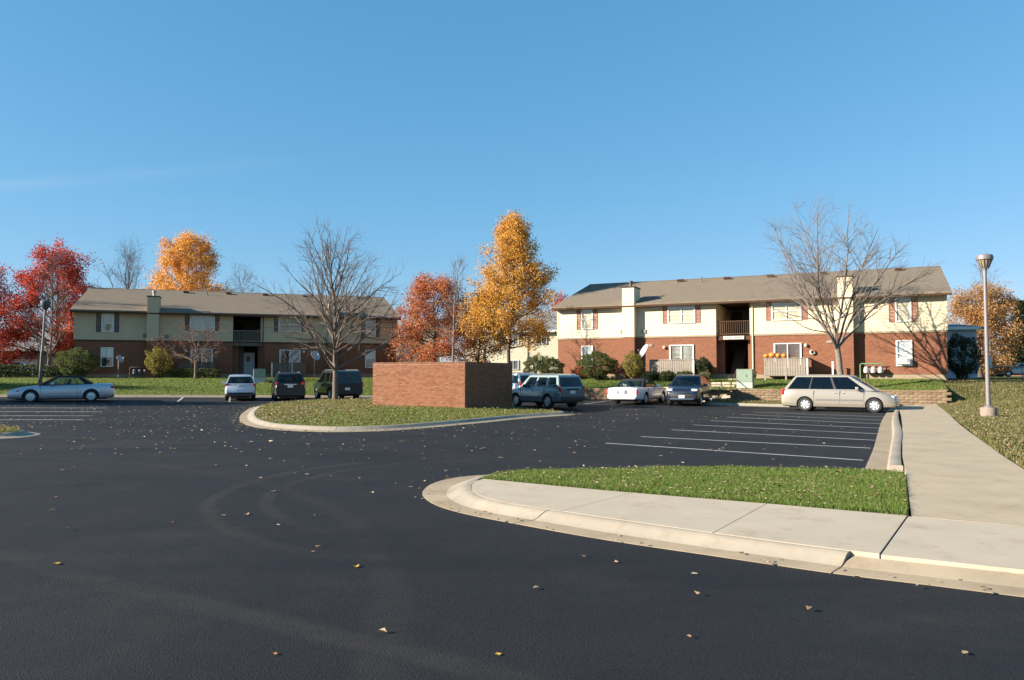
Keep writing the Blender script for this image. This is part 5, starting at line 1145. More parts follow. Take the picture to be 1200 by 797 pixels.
for k, (x, y) in enumerate(((53.5, 92), (60, 100), (68, 108))): shrub(('dark hedge mass behind the far road, nearest of three', 'dark hedge mass behind the far road, middle of three', 'dark hedge mass behind the far road, farthest of three')[k], (x, y, 1.4), (5, 2, 3.0), 4200, LV['dkgreen'], 121 + k, s=(0.25, 0.42), group='far hedges')
# twiggy bare shrub by the steps
bs = thing('bare_shrub', 'leafless twiggy shrub in front of the steps', 'shrub', (*(RW0 + RU * 12.9 - RB * 0.35), 0.12)); rg = G(130); m = MB()
for k in range(16):
    b = branch((0, 0, -0.05), (rg.normal(0, 0.45), rg.normal(0, 0.3), 1), rg.uniform(0.7, 1.3), 0.018, 0.006, 5, 0.12, 0.05, rg); m.tube(b[0], b[1], 5, False)
    for j in range(3): b2 = branch(b[0][2 + j % 3], side_dir(np.array([0, 0, 1.]), 0.7, rg), 0.4, 0.008, 0.004, 3, 0.1, 0.05, rg); m.tube(b2[0], b2[1], 4, False)
m.build('stems', M['wood_dk'], bs)

# ------------------------------------------------------------------ vehicles
def interp_profile(prof, xs): return np.interp(xs, [p[0] for p in prof], [p[1] for p in prof])
def car(name, label, cat, loc, heading, S):
    t = thing(name, label, cat, loc, R(heading), 'cars in the car park')
    L, Wd, zb = S['L'], S['W'], S.get('clear', 0.20); xF, xR, wr = S['xF'], S['xR'], S['wr']; pm = S['paint']; trim = S.get('trim', pm); bum = S.get('bumper', pm)
    N = 49; hx = L / 2; xs = np.sort(np.concatenate([np.linspace(-hx + 0.10, hx - 0.10, N - 6), [-hx, -hx + 0.015, -hx + 0.05, hx - 0.05, hx - 0.015, hx]]))
    top = interp_profile(S['top'], xs); k = np.array([0.25, 0.5, 0.25])
    u = np.clip((np.abs(xs) / hx - 0.66) / 0.34, 0, 1); fr = xs > 0
    w = Wd / 2 * (1 - np.where(fr, S.get('tf', 0.17), S.get('tr', 0.10)) * u ** 2.4)
    end = np.maximum(0, 1 - (hx - np.abs(xs)) / 0.10) ** 2          # rounding of nose and tail
    w = w * (1 - 0.05 * end); bot = zb + 0.05 * u + 0.06 * end; top = top - 0.05 * end
    crown = S.get('crown', 0.035)
    def ring(i):
        a, z0, z1 = w[i], bot[i], top[i]; h = z1 - z0
        half = [(0.0, z0), (0.80 * a, z0), (0.95 * a, z0 + 0.05), (0.99 * a, z0 + 0.22 * h), (1.0 * a, z0 + 0.42 * h), (0.995 * a, z0 + 0.66 * h), (0.975 * a, z0 + 0.86 * h), (0.945 * a, z1 - 0.035), (0.89 * a, z1 - 0.004), (0.55 * a, z1 + crown * 0.7), (0.0, z1 + crown)]
        return half
    rings = [ring(i) for i in range(len(xs))]; K = len(rings[0]); m = MB(); vs = []; n2 = 2 * K - 2
    for x, rg_ in zip(xs, rings):
        vs += [(x, y, z) for y, z in rg_] + [(x, -y, z) for y, z in rg_[-2:0:-1]]
    fs = []; mi = []
    kt, kb = S.get('trim_k', 3), S.get('bumper_k', 0)
    for i in range(len(xs) - 1):
        xm = (xs[i] + xs[i + 1]) / 2
        for j in range(n2):
            fs.append((i * n2 + j, i * n2 + (j + 1) % n2, (i + 1) * n2 + (j + 1) % n2, (i + 1) * n2 + j))
            kk_ = j if j < K - 1 else n2 - 1 - j
            mi.append(2 if kk_ < kt else (3 if kk_ < kb and abs(xm) > hx - 0.42 else 0))
    fs += [tuple(range(n2 - 1, -1, -1)), tuple((len(xs) - 1) * n2 + j for j in range(n2))]; mi += [3 if kb else 0] * 2
    m.add(vs, fs); me = m.mesh('body', [pm, M['rim_dk'], trim, bum]); me.polygons.foreach_set('material_index', mi)
    bm = bmesh.new(); bm.from_mesh(me); bmesh.ops.recalc_face_normals(bm, faces=bm.faces); bm.to_mesh(me); bm.free()
    # wheel arches cut out of the shell
    c = MB()
    for x in (xF, xR):
        for s in (-1, 1): c.lathe([(wr + 0.055, -0.19), (wr + 0.055, 0.19)], 28, (x, s * (Wd / 2 - 0.09), wr), Matrix.Rotation(R(90), 4, 'X'))
    cm = c.mesh('cut', [pm, M['rim_dk'], trim, bum]); cm.polygons.foreach_set('material_index', [1] * len(cm.polygons))
    bm = bmesh.new(); bm.from_mesh(cm); bmesh.ops.recalc_face_normals(bm, faces=bm.faces); bm.to_mesh(cm); bm.free()
    bo = bpy.data.objects.new('body', me); co = bpy.data.objects.new('cut', cm); COL.objects.link(bo); COL.objects.link(co)
    md = bo.modifiers.new('b', 'BOOLEAN'); md.object = co; md.operation = 'DIFFERENCE'; md.solver = 'EXACT'
    dg = bpy.context.evaluated_depsgraph_get(); new = bpy.data.meshes.new_from_object(bo.evaluated_get(dg))
    bpy.data.objects.remove(bo); bpy.data.objects.remove(co)
    pick = [(0, 'body', None), (2, 'sill_trim', None)] + [(3, 'bumper', lambda c, e=e: c.x * e > 0) for e in (1, -1)] + [(1, 'wheel_arch', lambda c, a=a, e=e: abs(c.x - a) < 0.6 and c.y * e > 0) for a in (xF, xR) for e in (1, -1)]
    for idx, nm, cond in pick:
        q = new.copy(); bm = bmesh.new(); bm.from_mesh(q); dl = [f for f in bm.faces if f.material_index != idx or (cond and not cond(f.calc_center_median()))]
        if len(dl) == len(bm.faces): bm.free(); continue
        bmesh.ops.delete(bm, geom=dl, context='FACES'); bm.to_mesh(q); bm.free(); q.materials.clear(); q.materials.append([pm, M['rim_dk'], trim, bum][idx])
        q.polygons.foreach_set('material_index', [0] * len(q.polygons))
        q.polygons.foreach_set('use_smooth', [True] * len(q.polygons)); q.set_sharp_from_angle(angle=R(38)); link(nm, q, t)
    # cabin: rings from the belt line to the roof; glazed cells become panes
    cb = S['cab']; (xr0, xf0), (xr1, xf1) = cb['base'], cb['roof']; zb0, zr = cb['z0'], cb['z1']; hw0, hw1 = cb['w0'], cb['w1']
    tl = [0.0, cb.get('sill', 0.10), 0.5, cb.get('head', 0.86), 0.95, 1.0]
    sb = sorted(set([0.0, 1.0] + [v for a, b in cb['win'] for v in (a, b)])); V_ = [0.90, 0.5, 0.0, -0.5, -0.90]
    cols = [('s', 1, s) for s in sb] + [('f', v) for v in V_] + [('s', -1, s) for s in sb[::-1]] + [('r', -v) for v in V_]
    bf, br = cb.get('bf', 0.16), cb.get('br', 0.06)
    def pt(col, tt, sc_=1.0):
        ts = tt ** 1.0; xr = xr0 + (xr1 - xr0) * ts; xf = xf0 + (xf1 - xf0) * ts; hw = hw0 + (hw1 - hw0) * tt ** 1.25
        z = zb0 + (zr - zb0) * tt
        if col[0] == 's':   # door pillars stand nearly upright, only the ends follow the screens
            q = col[2]; x = (xr0 + xr1) / 2 + q * ((xf0 + xf1) / 2 - (xr0 + xr1) / 2) + (ts - 0.5) * ((xr1 - xr0) * (1 - q) ** 3 + (xf1 - xf0) * q ** 3)
            return (x, col[1] * hw, z)
        v = col[1]; b = (bf if col[0] == 'f' else -br) * (1 - v * v); return ((xf if col[0] == 'f' else xr) + b, hw * v, z)
    nC = len(cols); sh = MB(); vs = [pt(c_, tt) for tt in tl for c_ in cols]
    cx_ = (xr1 + xf1) / 2
    for sc_, dz in ((0.93, 0.028), (0.6, 0.05), (0.2, 0.058)):
        for c_ in cols: x, y, z = pt(c_, 1.0); vs.append((cx_ + (x - cx_) * (sc_ if sc_ > 0.9 else sc_ + 0.0), y * sc_, z + dz))
    fs = []; roof_f = []; bp = []; nS = len(sb)
    def glazed(c):
        if c < nS - 1: a = (sb[c] + sb[c + 1]) / 2; return 'side' if any(p <= a <= q for p, q in cb['win']) else None
        if nS <= c < nS + 4: return 'windscreen'
        if nS + 5 <= c < 2 * nS + 4: cc = c - (nS + 5); a = (sb[::-1][cc] + sb[::-1][cc + 1]) / 2; return 'side' if any(p <= a <= q for p, q in cb['win']) else None
        if 2 * nS + 5 <= c < 2 * nS + 9: return 'rear_window' if cb.get('rearwin', True) else None
        return None
    groups = {}
    for r_i in range(len(tl) - 1 + 3):
        for c_ in range(nC):
            f = (r_i * nC + c_, r_i * nC + (c_ + 1) % nC, (r_i + 1) * nC + (c_ + 1) % nC, (r_i + 1) * nC + c_)
            g = glazed(c_) if r_i in (1, 2) else None
            if g: groups.setdefault((g, c_ if g == 'side' else 0), []).append(f)
            elif r_i in (1, 2) and S.get('bpillar') and (0 < c_ < nS - 2 or nS + 5 < c_ < 2 * nS + 3): bp.append(f)
            elif r_i >= 4: roof_f.append(f)
            else: fs.append(f)
    roof_f.append(tuple((len(tl) - 1 + 3) * nC + i for i in range(nC)))
    def sub(fl, nm, mat, thick=None):
        ids = sorted({i for f in fl for i in f}); mp = {i: k for k, i in enumerate(ids)}; mm = MB(); mm.add([vs[i] for i in ids], [tuple(mp[i] for i in f) for f in fl])
        return mm.build(nm, mat, t, 40)
    sub(fs, 'window_frame', S.get('pillar', S.get('roofmat', pm))); sub(roof_f, 'roof', S.get('roofmat', pm))
    if bp: sub(bp, 'pillars', M['plastic'])['kind'] = 'stuff'
    for (g, c_), fl in groups.items(): sub(fl, 'side_window' if g == 'side' else g, S.get('glass', GL_DK) if g != 'windscreen' else S.get('wglass', GL))
    # seats and dashboard seen through the glass
    zi = zb0 - 0.02; se = MB(); sx = [xf0 - 1.45, xf0 - 2.35] if xf0 - xr0 > 2.6 else [xf0 - 1.3]
    for x in sx:
        for y in (-0.36, 0.36):
            se.cbox((x, y, zi + 0.06), (0.16, 0.48, 0.22), ry=R(-12)); se.cbox((x - 0.05, y, zi + 0.26), (0.11, 0.26, 0.18), ry=R(-10)); se.cbox((x - 0.03, y, zi + 0.16), (0.03, 0.14, 0.1))
    se.build('seats', S.get('seat', M['seat']), t, bevel=0.03)
    MB().cbox((xf0 - 0.42, 0, zi + 0.03), (0.5, hw0 * 1.7, 0.09)).build('dashboard', M['plastic'], t, bevel=0.02)
    # wheels
    ty = MB().lathe([(wr * 0.60, -0.085), (wr * 0.66, -0.102), (wr * 0.9, -0.108), (wr * 0.975, -0.095), (wr, -0.06), (wr, 0.06), (wr * 0.975, 0.095), (wr * 0.9, 0.108), (wr * 0.66, 0.102), (wr * 0.60, 0.085)], 30, caps=False).mesh('tyre', M['rubber'], 45)
    r = MB(); r.lathe([(wr * 0.665, 0.088), (wr * 0.62, 0.103), (wr * 0.585, 0.095), (wr * 0.56, 0.04)], 30, caps=False)
    ns = S.get('spokes', 7)
    for q in range(ns):
        a = q * 2 * math.pi / ns; mt = Matrix.Rotation(a, 4, 'Z')
        v8 = [(wr * 0.13, -0.05 * 1.0, 0.092), (wr * 0.13, 0.05, 0.092), (wr * 0.60, wr * 0.13, 0.082), (wr * 0.60, -wr * 0.13, 0.082), (wr * 0.13, -0.05, 0.05), (wr * 0.13, 0.05, 0.05), (wr * 0.60, wr * 0.13, 0.05), (wr * 0.60, -wr * 0.13, 0.05)]
        r.add([tuple(mt @ Vector(p)) for p in v8], [(0, 3, 2, 1)[::-1], (0, 1, 5, 4), (1, 2, 6, 5), (2, 3, 7, 6), (3, 0, 4, 7)])
    r.lathe([(wr * 0.17, 0.05), (wr * 0.17, 0.098), (wr * 0.10, 0.106), (0.004, 0.107)], 16)
    rm = r.mesh('rim', S.get('rim', M['rim']), 40)
    dk = MB().lathe([(0.004, 0.035), (wr * 0.60, 0.035)], 24, caps=False).mesh('brake_disc', M['rim_dk'])
    for x in (xF, xR):
        for s in (-1, 1):
            wo_ = link('wheel', ty, t, (x, s * (Wd / 2 - 0.135), wr)); wo_.rotation_euler = (R(-90) * s, 0, 0); link('rim', rm, wo_); link('brake_disc', dk, wo_)
    # lamps, plates, mirrors, handles, trim
    zt_ = lambda x: float(interp_profile(S['top'], [x])[0])
    for nm, cxyz, dim, mat, mirror, bev in S['bits']:
        for s in ((1, -1) if mirror else (1,)):
            MB().cbox((cxyz[0], s * cxyz[1], cxyz[2]), dim).build(nm, mat, t, 50, bevel=min(dim) * bev)
    for s in (-1, 1):
        a = MB().cbox((xf0 - cb.get('mir', 0.62), s * (Wd / 2 + 0.085), zb0 + 0.10), (0.13, 0.20, 0.15)); a.cbox((xf0 - cb.get('mir', 0.62) + 0.02, s * (Wd / 2 - 0.02), zb0 + 0.04), (0.07, 0.12, 0.05)); a.build('mirror', S.get('mirror', pm), t, 50, bevel=0.025)
    hz = zb0 - 0.13
    for x in S.get('handles', []):
        for s in (-1, 1): MB().cbox((x, s * (Wd / 2 - 0.012), hz), (0.17, 0.035, 0.03)).build('door_handle', S.get('handle', pm), t, bevel=0.008)
    for x in S.get('seams', []):   # door shut lines as thin dark strips on the body, for the shade in the gap
        for s in (-1, 1): MB().cbox((x, s * (Wd / 2 - 0.006), (zb0 + zb) / 2 + 0.10), (0.012, 0.016, (zb0 - zb) * 0.72)).build('door_gap_line', M['plastic'], t)
    if S.get('strip'):
        z_, m_ = S['strip']
        for s in (-1, 1): MB().cbox(((xF + xR) / 2, s * (Wd / 2 - 0.002), z_), (xF - xR - 2 * wr - 0.3, 0.025, 0.07)).build('side_strip', m_, t, bevel=0.008)
    if S.get('rails'):
        for s in (-1, 1):
            y = s * (hw1 - 0.09); MB().tube([(xr1 + 0.1, y, zr + 0.0), (xr1 + 0.25, y, zr + 0.075), (xf1 - 0.3, y, zr + 0.075), (xf1 - 0.12, y, zr)], 0.02, 6).build('roof_rail', M['greyplastic'], t, 60)
    MB().box(-hx + 0.35, hx - 0.35, -Wd / 2 + 0.33, Wd / 2 - 0.33, zb - 0.03, zb + 0.02).build('underbody', M['plastic'], t)
    return t
def bits(L, W, tail, head, plate_z, grille=None, extra=(), tail_mat=None, inset=0.05):
    b = [('tail_light', (-L / 2 + tail[0], W / 2 - tail[1], tail[2]), tail[3], tail_mat or M['tail'], True, 0.25),
         ('headlight', (L / 2 - head[0], W / 2 - head[1], head[2]), head[3], M['head'], True, 0.3),
         ('licence_plate', (-L / 2 - 0.004, 0, plate_z), (0.03, 0.31, 0.155), M['plate'], False, 0.1)]
    if grille: b.append(('grille', (L / 2 - 0.02, 0, grille[0]), (0.07, grille[1], grille[2]), grille[3], False, 0.15))
    return b + list(extra)
P_gold = paint('gold_paint', (0.40, 0.355, 0.29), 0.45); P_sil = paint('silver_blue_paint', (0.450, 0.470, 0.510), 0.5); P_hat = paint('pale_silver_paint', (0.50, 0.53, 0.58), 0.4)
P_navy = paint('navy_paint', (0.006, 0.008, 0.022), 0.0); P_blk = paint('near_black_paint', (0.014, 0.015, 0.022), 0.1); P_dkg = paint('dark_green_paint', (0.012, 0.022, 0.016), 0.1)
P_sage = paint('sage_grey_paint', (0.27, 0.34, 0.33), 0.45); P_white = paint('white_car_paint', (0.78, 0.78, 0.76), 0.0); P_grey = paint('grey_car_paint', (0.35, 0.36, 0.38), 0.4); P_blue = paint('dark_blue_paint', (0.02, 0.03, 0.07), 0.2)

# gold minivan
S = dict(L=5.09, W=1.95, xF=1.60, xR=-1.43, wr=0.335, clear=0.19, paint=P_gold, trim=P_gold, tf=0.24, tr=0.08,
         top=[(-2.6, 1.02), (-2.3, 1.05), (-1, 1.04), (0.6, 1.02), (1.45, 1.00), (1.9, 0.93), (2.25, 0.82), (2.45, 0.70), (2.55, 0.60)],
         cab=dict(base=(-2.43, 1.62), roof=(-1.86, 0.50), z0=1.01, z1=1.71, w0=0.90, w1=0.74, win=[(0.04, 0.30), (0.315, 0.60), (0.63, 0.93)], mir=0.72, bf=0.22, sill=0.07, head=0.90),
         bits=bits(5.09, 1.95, (0.10, 0.10, 0.92), (0.30, 0.235, 0.72), 0.72, (0.62, 0.9, 0.12, M['chrome']), [('fog_lamp', (2.28, 0.62, 0.42), (0.16, 0.26, 0.12), M['amber'], True, 0.3), ('bumper_strip', (2.46, 0, 0.42), (0.12, 1.3, 0.10), M['plastic'], False, 0.2), ('side_marker', (2.10, 0.86, 0.70), (0.12, 0.10, 0.07), M['amber'], True, 0.3)], ) if False else None,
         handles=[-0.05, 0.30], seams=[-1.03, 0.13, 1.17], strip=(0.56, M['greyplastic']), bpillar=True, rails=False, glass=GL_DK, wglass=GL, seat=M['seat_tan'], spokes=7)
S['bits'] = [('tail_light', (-2.44, 0.87, 0.92), (0.16, 0.11, 0.30), M['tail'], True, 0.3), ('headlight', (2.26, 0.69, 0.72), (0.36, 0.22, 0.15), M['head'], True, 0.35), ('licence_plate', (-2.55, 0, 0.75), (0.03, 0.31, 0.155), M['plate'], False, 0.1),
             ('grille', (2.49, 0, 0.63), (0.09, 0.85, 0.11), M['chrome'], False, 0.2), ('fog_lamp', (2.33, 0.62, 0.40), (0.14, 0.2, 0.10), M['amber'], True, 0.3), ('bumper_strip', (2.49, 0, 0.42), (0.10, 1.25, 0.09), M['plastic'], False, 0.2), ('side_marker', (2.06, 0.86, 0.66), (0.10, 0.08, 0.06), M['amber'], True, 0.3)]
car('minivan', 'gold minivan seen from its right side, parked before the retaining wall', 'minivan', (15.82, 37.2, 0.0), -30.0, S)
# sage grey four by four
S = dict(L=4.44, W=1.80, xF=1.36, xR=-1.27, wr=0.355, clear=0.27, paint=P_sage, trim=M['greyplastic'], trim_k=4, bumper=M['greyplastic'], bumper_k=5, tf=0.14, tr=0.05,
         top=[(-2.25, 1.00), (-1.2, 1.04), (0.7, 1.04), (0.95, 1.04), (1.7, 0.98), (2.05, 0.92), (2.2, 0.84)],
         cab=dict(base=(-2.16, 1.06), roof=(-1.94, 0.36), z0=1.02, z1=1.66, w0=0.85, w1=0.70, win=[(0.06, 0.285), (0.345, 0.60), (0.645, 0.925)], mir=0.62, br=0.05),
         bits=[('tail_light', (-2.14, 0.79, 0.98), (0.17, 0.10, 0.30), M['tail'], True, 0.2), ('reverse_light', (-2.15, 0.785, 0.78), (0.13, 0.09, 0.10), M['amber'], True, 0.2), ('headlight', (2.06, 0.64, 0.82), (0.22, 0.28, 0.16), M['head'], True, 0.3), ('licence_plate', (-2.235, 0, 0.82), (0.03, 0.31, 0.155), M['plate'], False, 0.1), ('grille', (2.16, 0, 0.80), (0.08, 0.75, 0.16), M['plastic'], False, 0.2), ('rear_step', (-2.22, 0, 0.50), (0.14, 1.5, 0.22), M['plastic'], False, 0.2), ('rear_handle', (-2.225, 0, 0.98), (0.04, 0.75, 0.07), M['plastic'], False, 0.2)],
         handles=[-0.55, 0.38], seams=[-1.02, -0.1, 0.92], rails=True, mirror=M['plastic'], glass=GL_DK, spokes=5)
car('suv', 'sage grey four by four with grey cladding beside the brick enclosure', 'suv', (1.72, 40.55, 0.05), 127, S)
# white sedan with dark top
S = dict(L=5.25, W=1.88, xF=1.62, xR=-1.28, wr=0.33, clear=0.22, paint=P_white, trim=P_white, tf=0.10, tr=0.05, crown=0.025,
         top=[(-2.65, 0.86), (-2.5, 0.92), (-1.3, 0.95), (0.8, 0.93), (2.3, 0.86), (2.6, 0.80)],
         cab=dict(base=(-1.62, 0.95), roof=(-0.98, 0.22), z0=0.92, z1=1.36, w0=0.83, w1=0.66, win=[(0.24, 0.52), (0.56, 0.90)], mir=0.5, br=0.10), roofmat=M['cloth_top'], pillar=M['cloth_top'],
         bits=[('tail_light', (-2.605, 0.865, 0.70), (0.09, 0.07, 0.30), M['tail'], True, 0.25), ('bumper_gap', (-2.618, 0, 0.525), (0.05, 1.62, 0.025), M['plastic'], False, 0.2), ('boot_seam', (-2.612, 0, 0.845), (0.05, 1.35, 0.014), M['plastic'], False, 0.2), ('brake_lamp', (-2.615, 0.60, 0.44), (0.06, 0.30, 0.07), M['tail'], True, 0.25), ('headlight', (2.54, 0.66, 0.66), (0.14, 0.32, 0.15), M['head'], True, 0.3), ('licence_plate', (-2.635, 0, 0.70), (0.03, 0.31, 0.155), M['plate'], False, 0.1), ('plate_frame', (-2.628, 0, 0.70), (0.03, 0.62, 0.21), M['greyplastic'], False, 0.1), ('chrome_bumper', (-2.63, 0, 0.44), (0.10, 1.70, 0.10), M['white'], False, 0.3), ('grille', (2.58, 0, 0.66), (0.08, 0.7, 0.2), M['chrome'], False, 0.2)],
         handles=[-0.72, 0.25], seams=[-0.95, 0.0, 0.98], strip=(0.52, M['chrome']), glass=GL, spokes=10)
car('sedan', 'white boxy sedan with black roof parked nose to the retaining wall', 'car', (7.35, 44.6, 0.10), 60, S)
# navy crossover facing the camera
S = dict(L=4.50, W=1.84, xF=1.38, xR=-1.31, wr=0.35, clear=0.22, paint=P_navy, trim=M['plastic'], tf=0.16, tr=0.08,
         top=[(-2.25, 1.00), (-1.5, 1.06), (0.8, 1.04), (1.2, 1.04), (1.85, 0.97), (2.15, 0.88), (2.25, 0.78)],
         cab=dict(base=(-2.10, 1.28), roof=(-1.72, 0.40), z0=1.01, z1=1.62, w0=0.86, w1=0.68, win=[(0.06, 0.26), (0.29, 0.57), (0.60, 0.92)], mir=0.66, bf=0.2),
         bits=[('tail_light', (-2.14, 0.78, 1.0), (0.18, 0.14, 0.26), M['tail'], True, 0.3), ('headlight', (2.05, 0.66, 0.86), (0.34, 0.32, 0.13), M['head'], True, 0.35), ('licence_plate', (2.265, 0, 0.50), (0.03, 0.31, 0.155), M['plate'], False, 0.1), ('grille', (2.20, 0, 0.72), (0.10, 1.05, 0.09), M['chrome'], False, 0.2), ('lower_grille', (2.22, 0, 0.54), (0.07, 1.15, 0.20), M['plastic'], False, 0.2), ('chin_trim', (2.23, 0, 0.37), (0.08, 1.25, 0.06), M['chrome'], False, 0.2), ('fog_lamp', (2.16, 0.68, 0.50), (0.10, 0.16, 0.14), M['chrome'], True, 0.3)],
         handles=[-0.55, 0.36], seams=[-1.0, -0.08, 0.95], rails=True, spokes=5, glass=GL_DK)
car('crossover', 'navy blue crossover parked facing the camera beside the white sedan', 'suv', (10.0, 43.35, 0.07), 246.5, S)
# silver convertible
S = dict(L=4.90, W=1.78, xF=1.42, xR=-1.35, wr=0.335, clear=0.18, paint=P_sil, trim=P_sil, tf=0.20, tr=0.12,
         top=[(-2.45, 0.86), (-2.35, 0.97), (-1.7, 0.98), (-1.0, 0.95), (0.6, 0.90), (1.1, 0.89), (1.8, 0.80), (2.2, 0.71), (2.45, 0.60)],
         cab=dict(base=(-1.52, 1.05), roof=(-0.80, 0.24), z0=0.90, z1=1.37, w0=0.80, w1=0.62, win=[(0.15, 0.32), (0.335, 0.57), (0.585, 0.93)], mir=0.62, br=0.12, sill=0.08, head=0.88), roofmat=M['cloth_top'], pillar=M['cloth_top'],
         bits=[('tail_light', (-2.34, 0.74, 0.80), (0.22, 0.16, 0.14), M['tail'], True, 0.3), ('headlight', (2.16, 0.64, 0.63), (0.34, 0.24, 0.13), M['head'], True, 0.35), ('side_marker', (1.98, 0.84, 0.62), (0.12, 0.06, 0.06), M['tail'], True, 0.3), ('licence_plate', (-2.455, 0, 0.60), (0.03, 0.31, 0.155), M['plate'], False, 0.1), ('grille', (2.40, 0, 0.45), (0.08, 0.9, 0.14), M['plastic'], False, 0.2)],
         handles=[-0.45], seams=[-0.72, 0.98], glass=GL, spokes=9)
car('convertible', 'silver convertible with closed black soft top at the left lawn edge', 'car', (-24.15, 41.4, 0.28), 207, S)
# hatchback
S = dict(L=4.05, W=1.74, xF=1.25, xR=-1.28, wr=0.31, clear=0.20, paint=P_hat, trim=M['plastic'], tf=0.18, tr=0.08,
         top=[(-2.03, 0.92), (-1.2, 0.97), (0.7, 0.95), (1.2, 0.92), (1.8, 0.78), (2.02, 0.66)],
         cab=dict(base=(-1.96, 1.20), roof=(-1.52, 0.30), z0=0.94, z1=1.46, w0=0.82, w1=0.62, win=[(0.08, 0.26), (0.30, 0.57), (0.60, 0.92)], mir=0.62),
         bits=[('tail_light', (-1.93, 0.74, 0.87), (0.16, 0.16, 0.26), M['tail'], True, 0.3), ('headlight', (1.85, 0.62, 0.72), (0.26, 0.26, 0.16), M['head'], True, 0.3), ('licence_plate', (-2.03, 0, 0.84), (0.03, 0.31, 0.155), M['plate'], False, 0.1), ('lower_bumper', (-2.0, 0, 0.40), (0.09, 1.45, 0.16), M['plastic'], False, 0.2)],
         handles=[-0.5, 0.35], seams=[-0.95, -0.05, 0.9], spokes=6)
car('hatchback', 'pale silver hatchback with red tail lights, leftmost of the three nose-in cars', 'car', (-16.35, 46.3, 0.24), 109.8, S)
# dark crossover
S = dict(L=4.55, W=1.82, xF=1.36, xR=-1.30, wr=0.345, clear=0.22, paint=P_blk, trim=M['plastic'], bumper=M['plastic'], bumper_k=4, tf=0.16, tr=0.07,
         top=[(-2.27, 0.98), (-1.4, 1.05), (0.8, 1.03), (1.2, 1.02), (1.9, 0.93), (2.2, 0.80)],
         cab=dict(base=(-2.18, 1.22), roof=(-1.75, 0.38), z0=1.01, z1=1.62, w0=0.85, w1=0.66, win=[(0.07, 0.27), (0.30, 0.58), (0.61, 0.92)], mir=0.66),
         bits=[('tail_light', (-2.16, 0.75, 0.98), (0.18, 0.18, 0.28), M['tail'], True, 0.3), ('headlight', (2.02, 0.64, 0.82), (0.30, 0.28, 0.15), M['head'], True, 0.3), ('licence_plate', (-2.275, 0, 0.86), (0.03, 0.31, 0.155), M['plate'], False, 0.1), ('tailgate_trim', (-2.268, 0, 0.97), (0.03, 0.7, 0.05), M['chrome'], False, 0.2)],
         handles=[-0.55, 0.36], seams=[-1.0, -0.08, 0.95], rails=True, spokes=5)
car('suv', 'near black crossover with red tail lights, middle of the three nose-in cars', 'suv', (-13.75, 47.2, 0.20), 109.8, S)
# dark green boxy four by four
S = dict(L=4.55, W=1.86, xF=1.42, xR=-1.28, wr=0.37, clear=0.28, paint=P_dkg, trim=M['plastic'], bumper=M['plastic'], bumper_k=4, tf=0.08, tr=0.03,
         top=[(-2.27, 1.06), (0.9, 1.08), (1.2, 1.07), (2.1, 1.00), (2.27, 0.92)],
         cab=dict(base=(-2.20, 1.16), roof=(-2.08, 0.62), z0=1.05, z1=1.78, w0=0.88, w1=0.76, win=[(0.04, 0.29), (0.33, 0.60), (0.64, 0.94)], mir=0.6, br=0.03),
         bits=[('tail_light', (-2.22, 0.84, 0.98), (0.12, 0.10, 0.36), M['tail'], True, 0.2), ('headlight', (2.2, 0.66, 0.82), (0.14, 0.26, 0.2), M['head'], True, 0.3), ('licence_plate', (-2.285, 0.1, 0.70), (0.03, 0.31, 0.155), M['plate'], False, 0.1)],
         handles=[-0.55, 0.38], seams=[-1.0, -0.06, 0.95], rails=True, spokes=5)
car('suv', 'dark green boxy four by four behind the bare island tree, right of the dark crossover', 'suv', (-11.05, 48.6, 0.18), 121, S)
# partly hidden white wagon behind the sage car
S = dict(L=4.8, W=1.86, xF=1.45, xR=-1.38, wr=0.35, clear=0.22, paint=P_white, trim=P_white, tf=0.12, tr=0.06,
         top=[(-2.4, 0.98), (0.9, 1.0), (1.3, 0.99), (2.2, 0.9), (2.4, 0.8)],
         cab=dict(base=(-2.3, 1.2), roof=(-2.0, 0.45), z0=0.97, z1=1.62, w0=0.86, w1=0.70, win=[(0.05, 0.30), (0.33, 0.60), (0.63, 0.92)], mir=0.62),
         bits=[('tail_light', (-2.3, 0.80, 0.95), (0.14, 0.14, 0.4), M['tail'], True, 0.25), ('headlight', (2.25, 0.65, 0.78), (0.2, 0.28, 0.17), M['head'], True, 0.3), ('licence_plate', (-2.41, 0, 0.78), (0.03, 0.31, 0.155), M['plate'], False, 0.1)],
         handles=[-0.55, 0.38], seams=[-1.0, -0.06, 0.95], rails=True, spokes=5)
car('wagon', 'white wagon half hidden between the enclosure and the sage grey four by four', 'car', (-0.2, 50.2, 0.17), 127, S)
S2_ = dict(L=4.8, W=1.82, xF=1.42, xR=-1.35, wr=0.33, clear=0.2, paint=P_grey, trim=P_grey, tf=0.16, tr=0.10,
         top=[(-2.4, 0.85), (-2.2, 0.95), (-1.2, 0.95), (0.9, 0.92), (2.0, 0.8), (2.4, 0.65)],
         cab=dict(base=(-1.7, 1.15), roof=(-0.9, 0.25), z0=0.92, z1=1.40, w0=0.82, w1=0.64, win=[(0.16, 0.50), (0.53, 0.92)], mir=0.6),
         bits=[('tail_light', (-2.3, 0.72, 0.8), (0.16, 0.2, 0.16), M['tail'], True, 0.25), ('headlight', (2.2, 0.62, 0.7), (0.24, 0.28, 0.14), M['head'], True, 0.3), ('licence_plate', (-2.41, 0, 0.7), (0.03, 0.31, 0.155), M['plate'], False, 0.1)],
         handles=[-0.5, 0.35], seams=[-0.8, 0.1, 1.0], spokes=6)
car('sedan', 'grey sedan on the road at the far right edge', 'car', (53.0, 80.5, 1.47), 176, S2_)
S3_ = dict(S2_); S3_['paint'] = P_blue; S3_['trim'] = P_blue
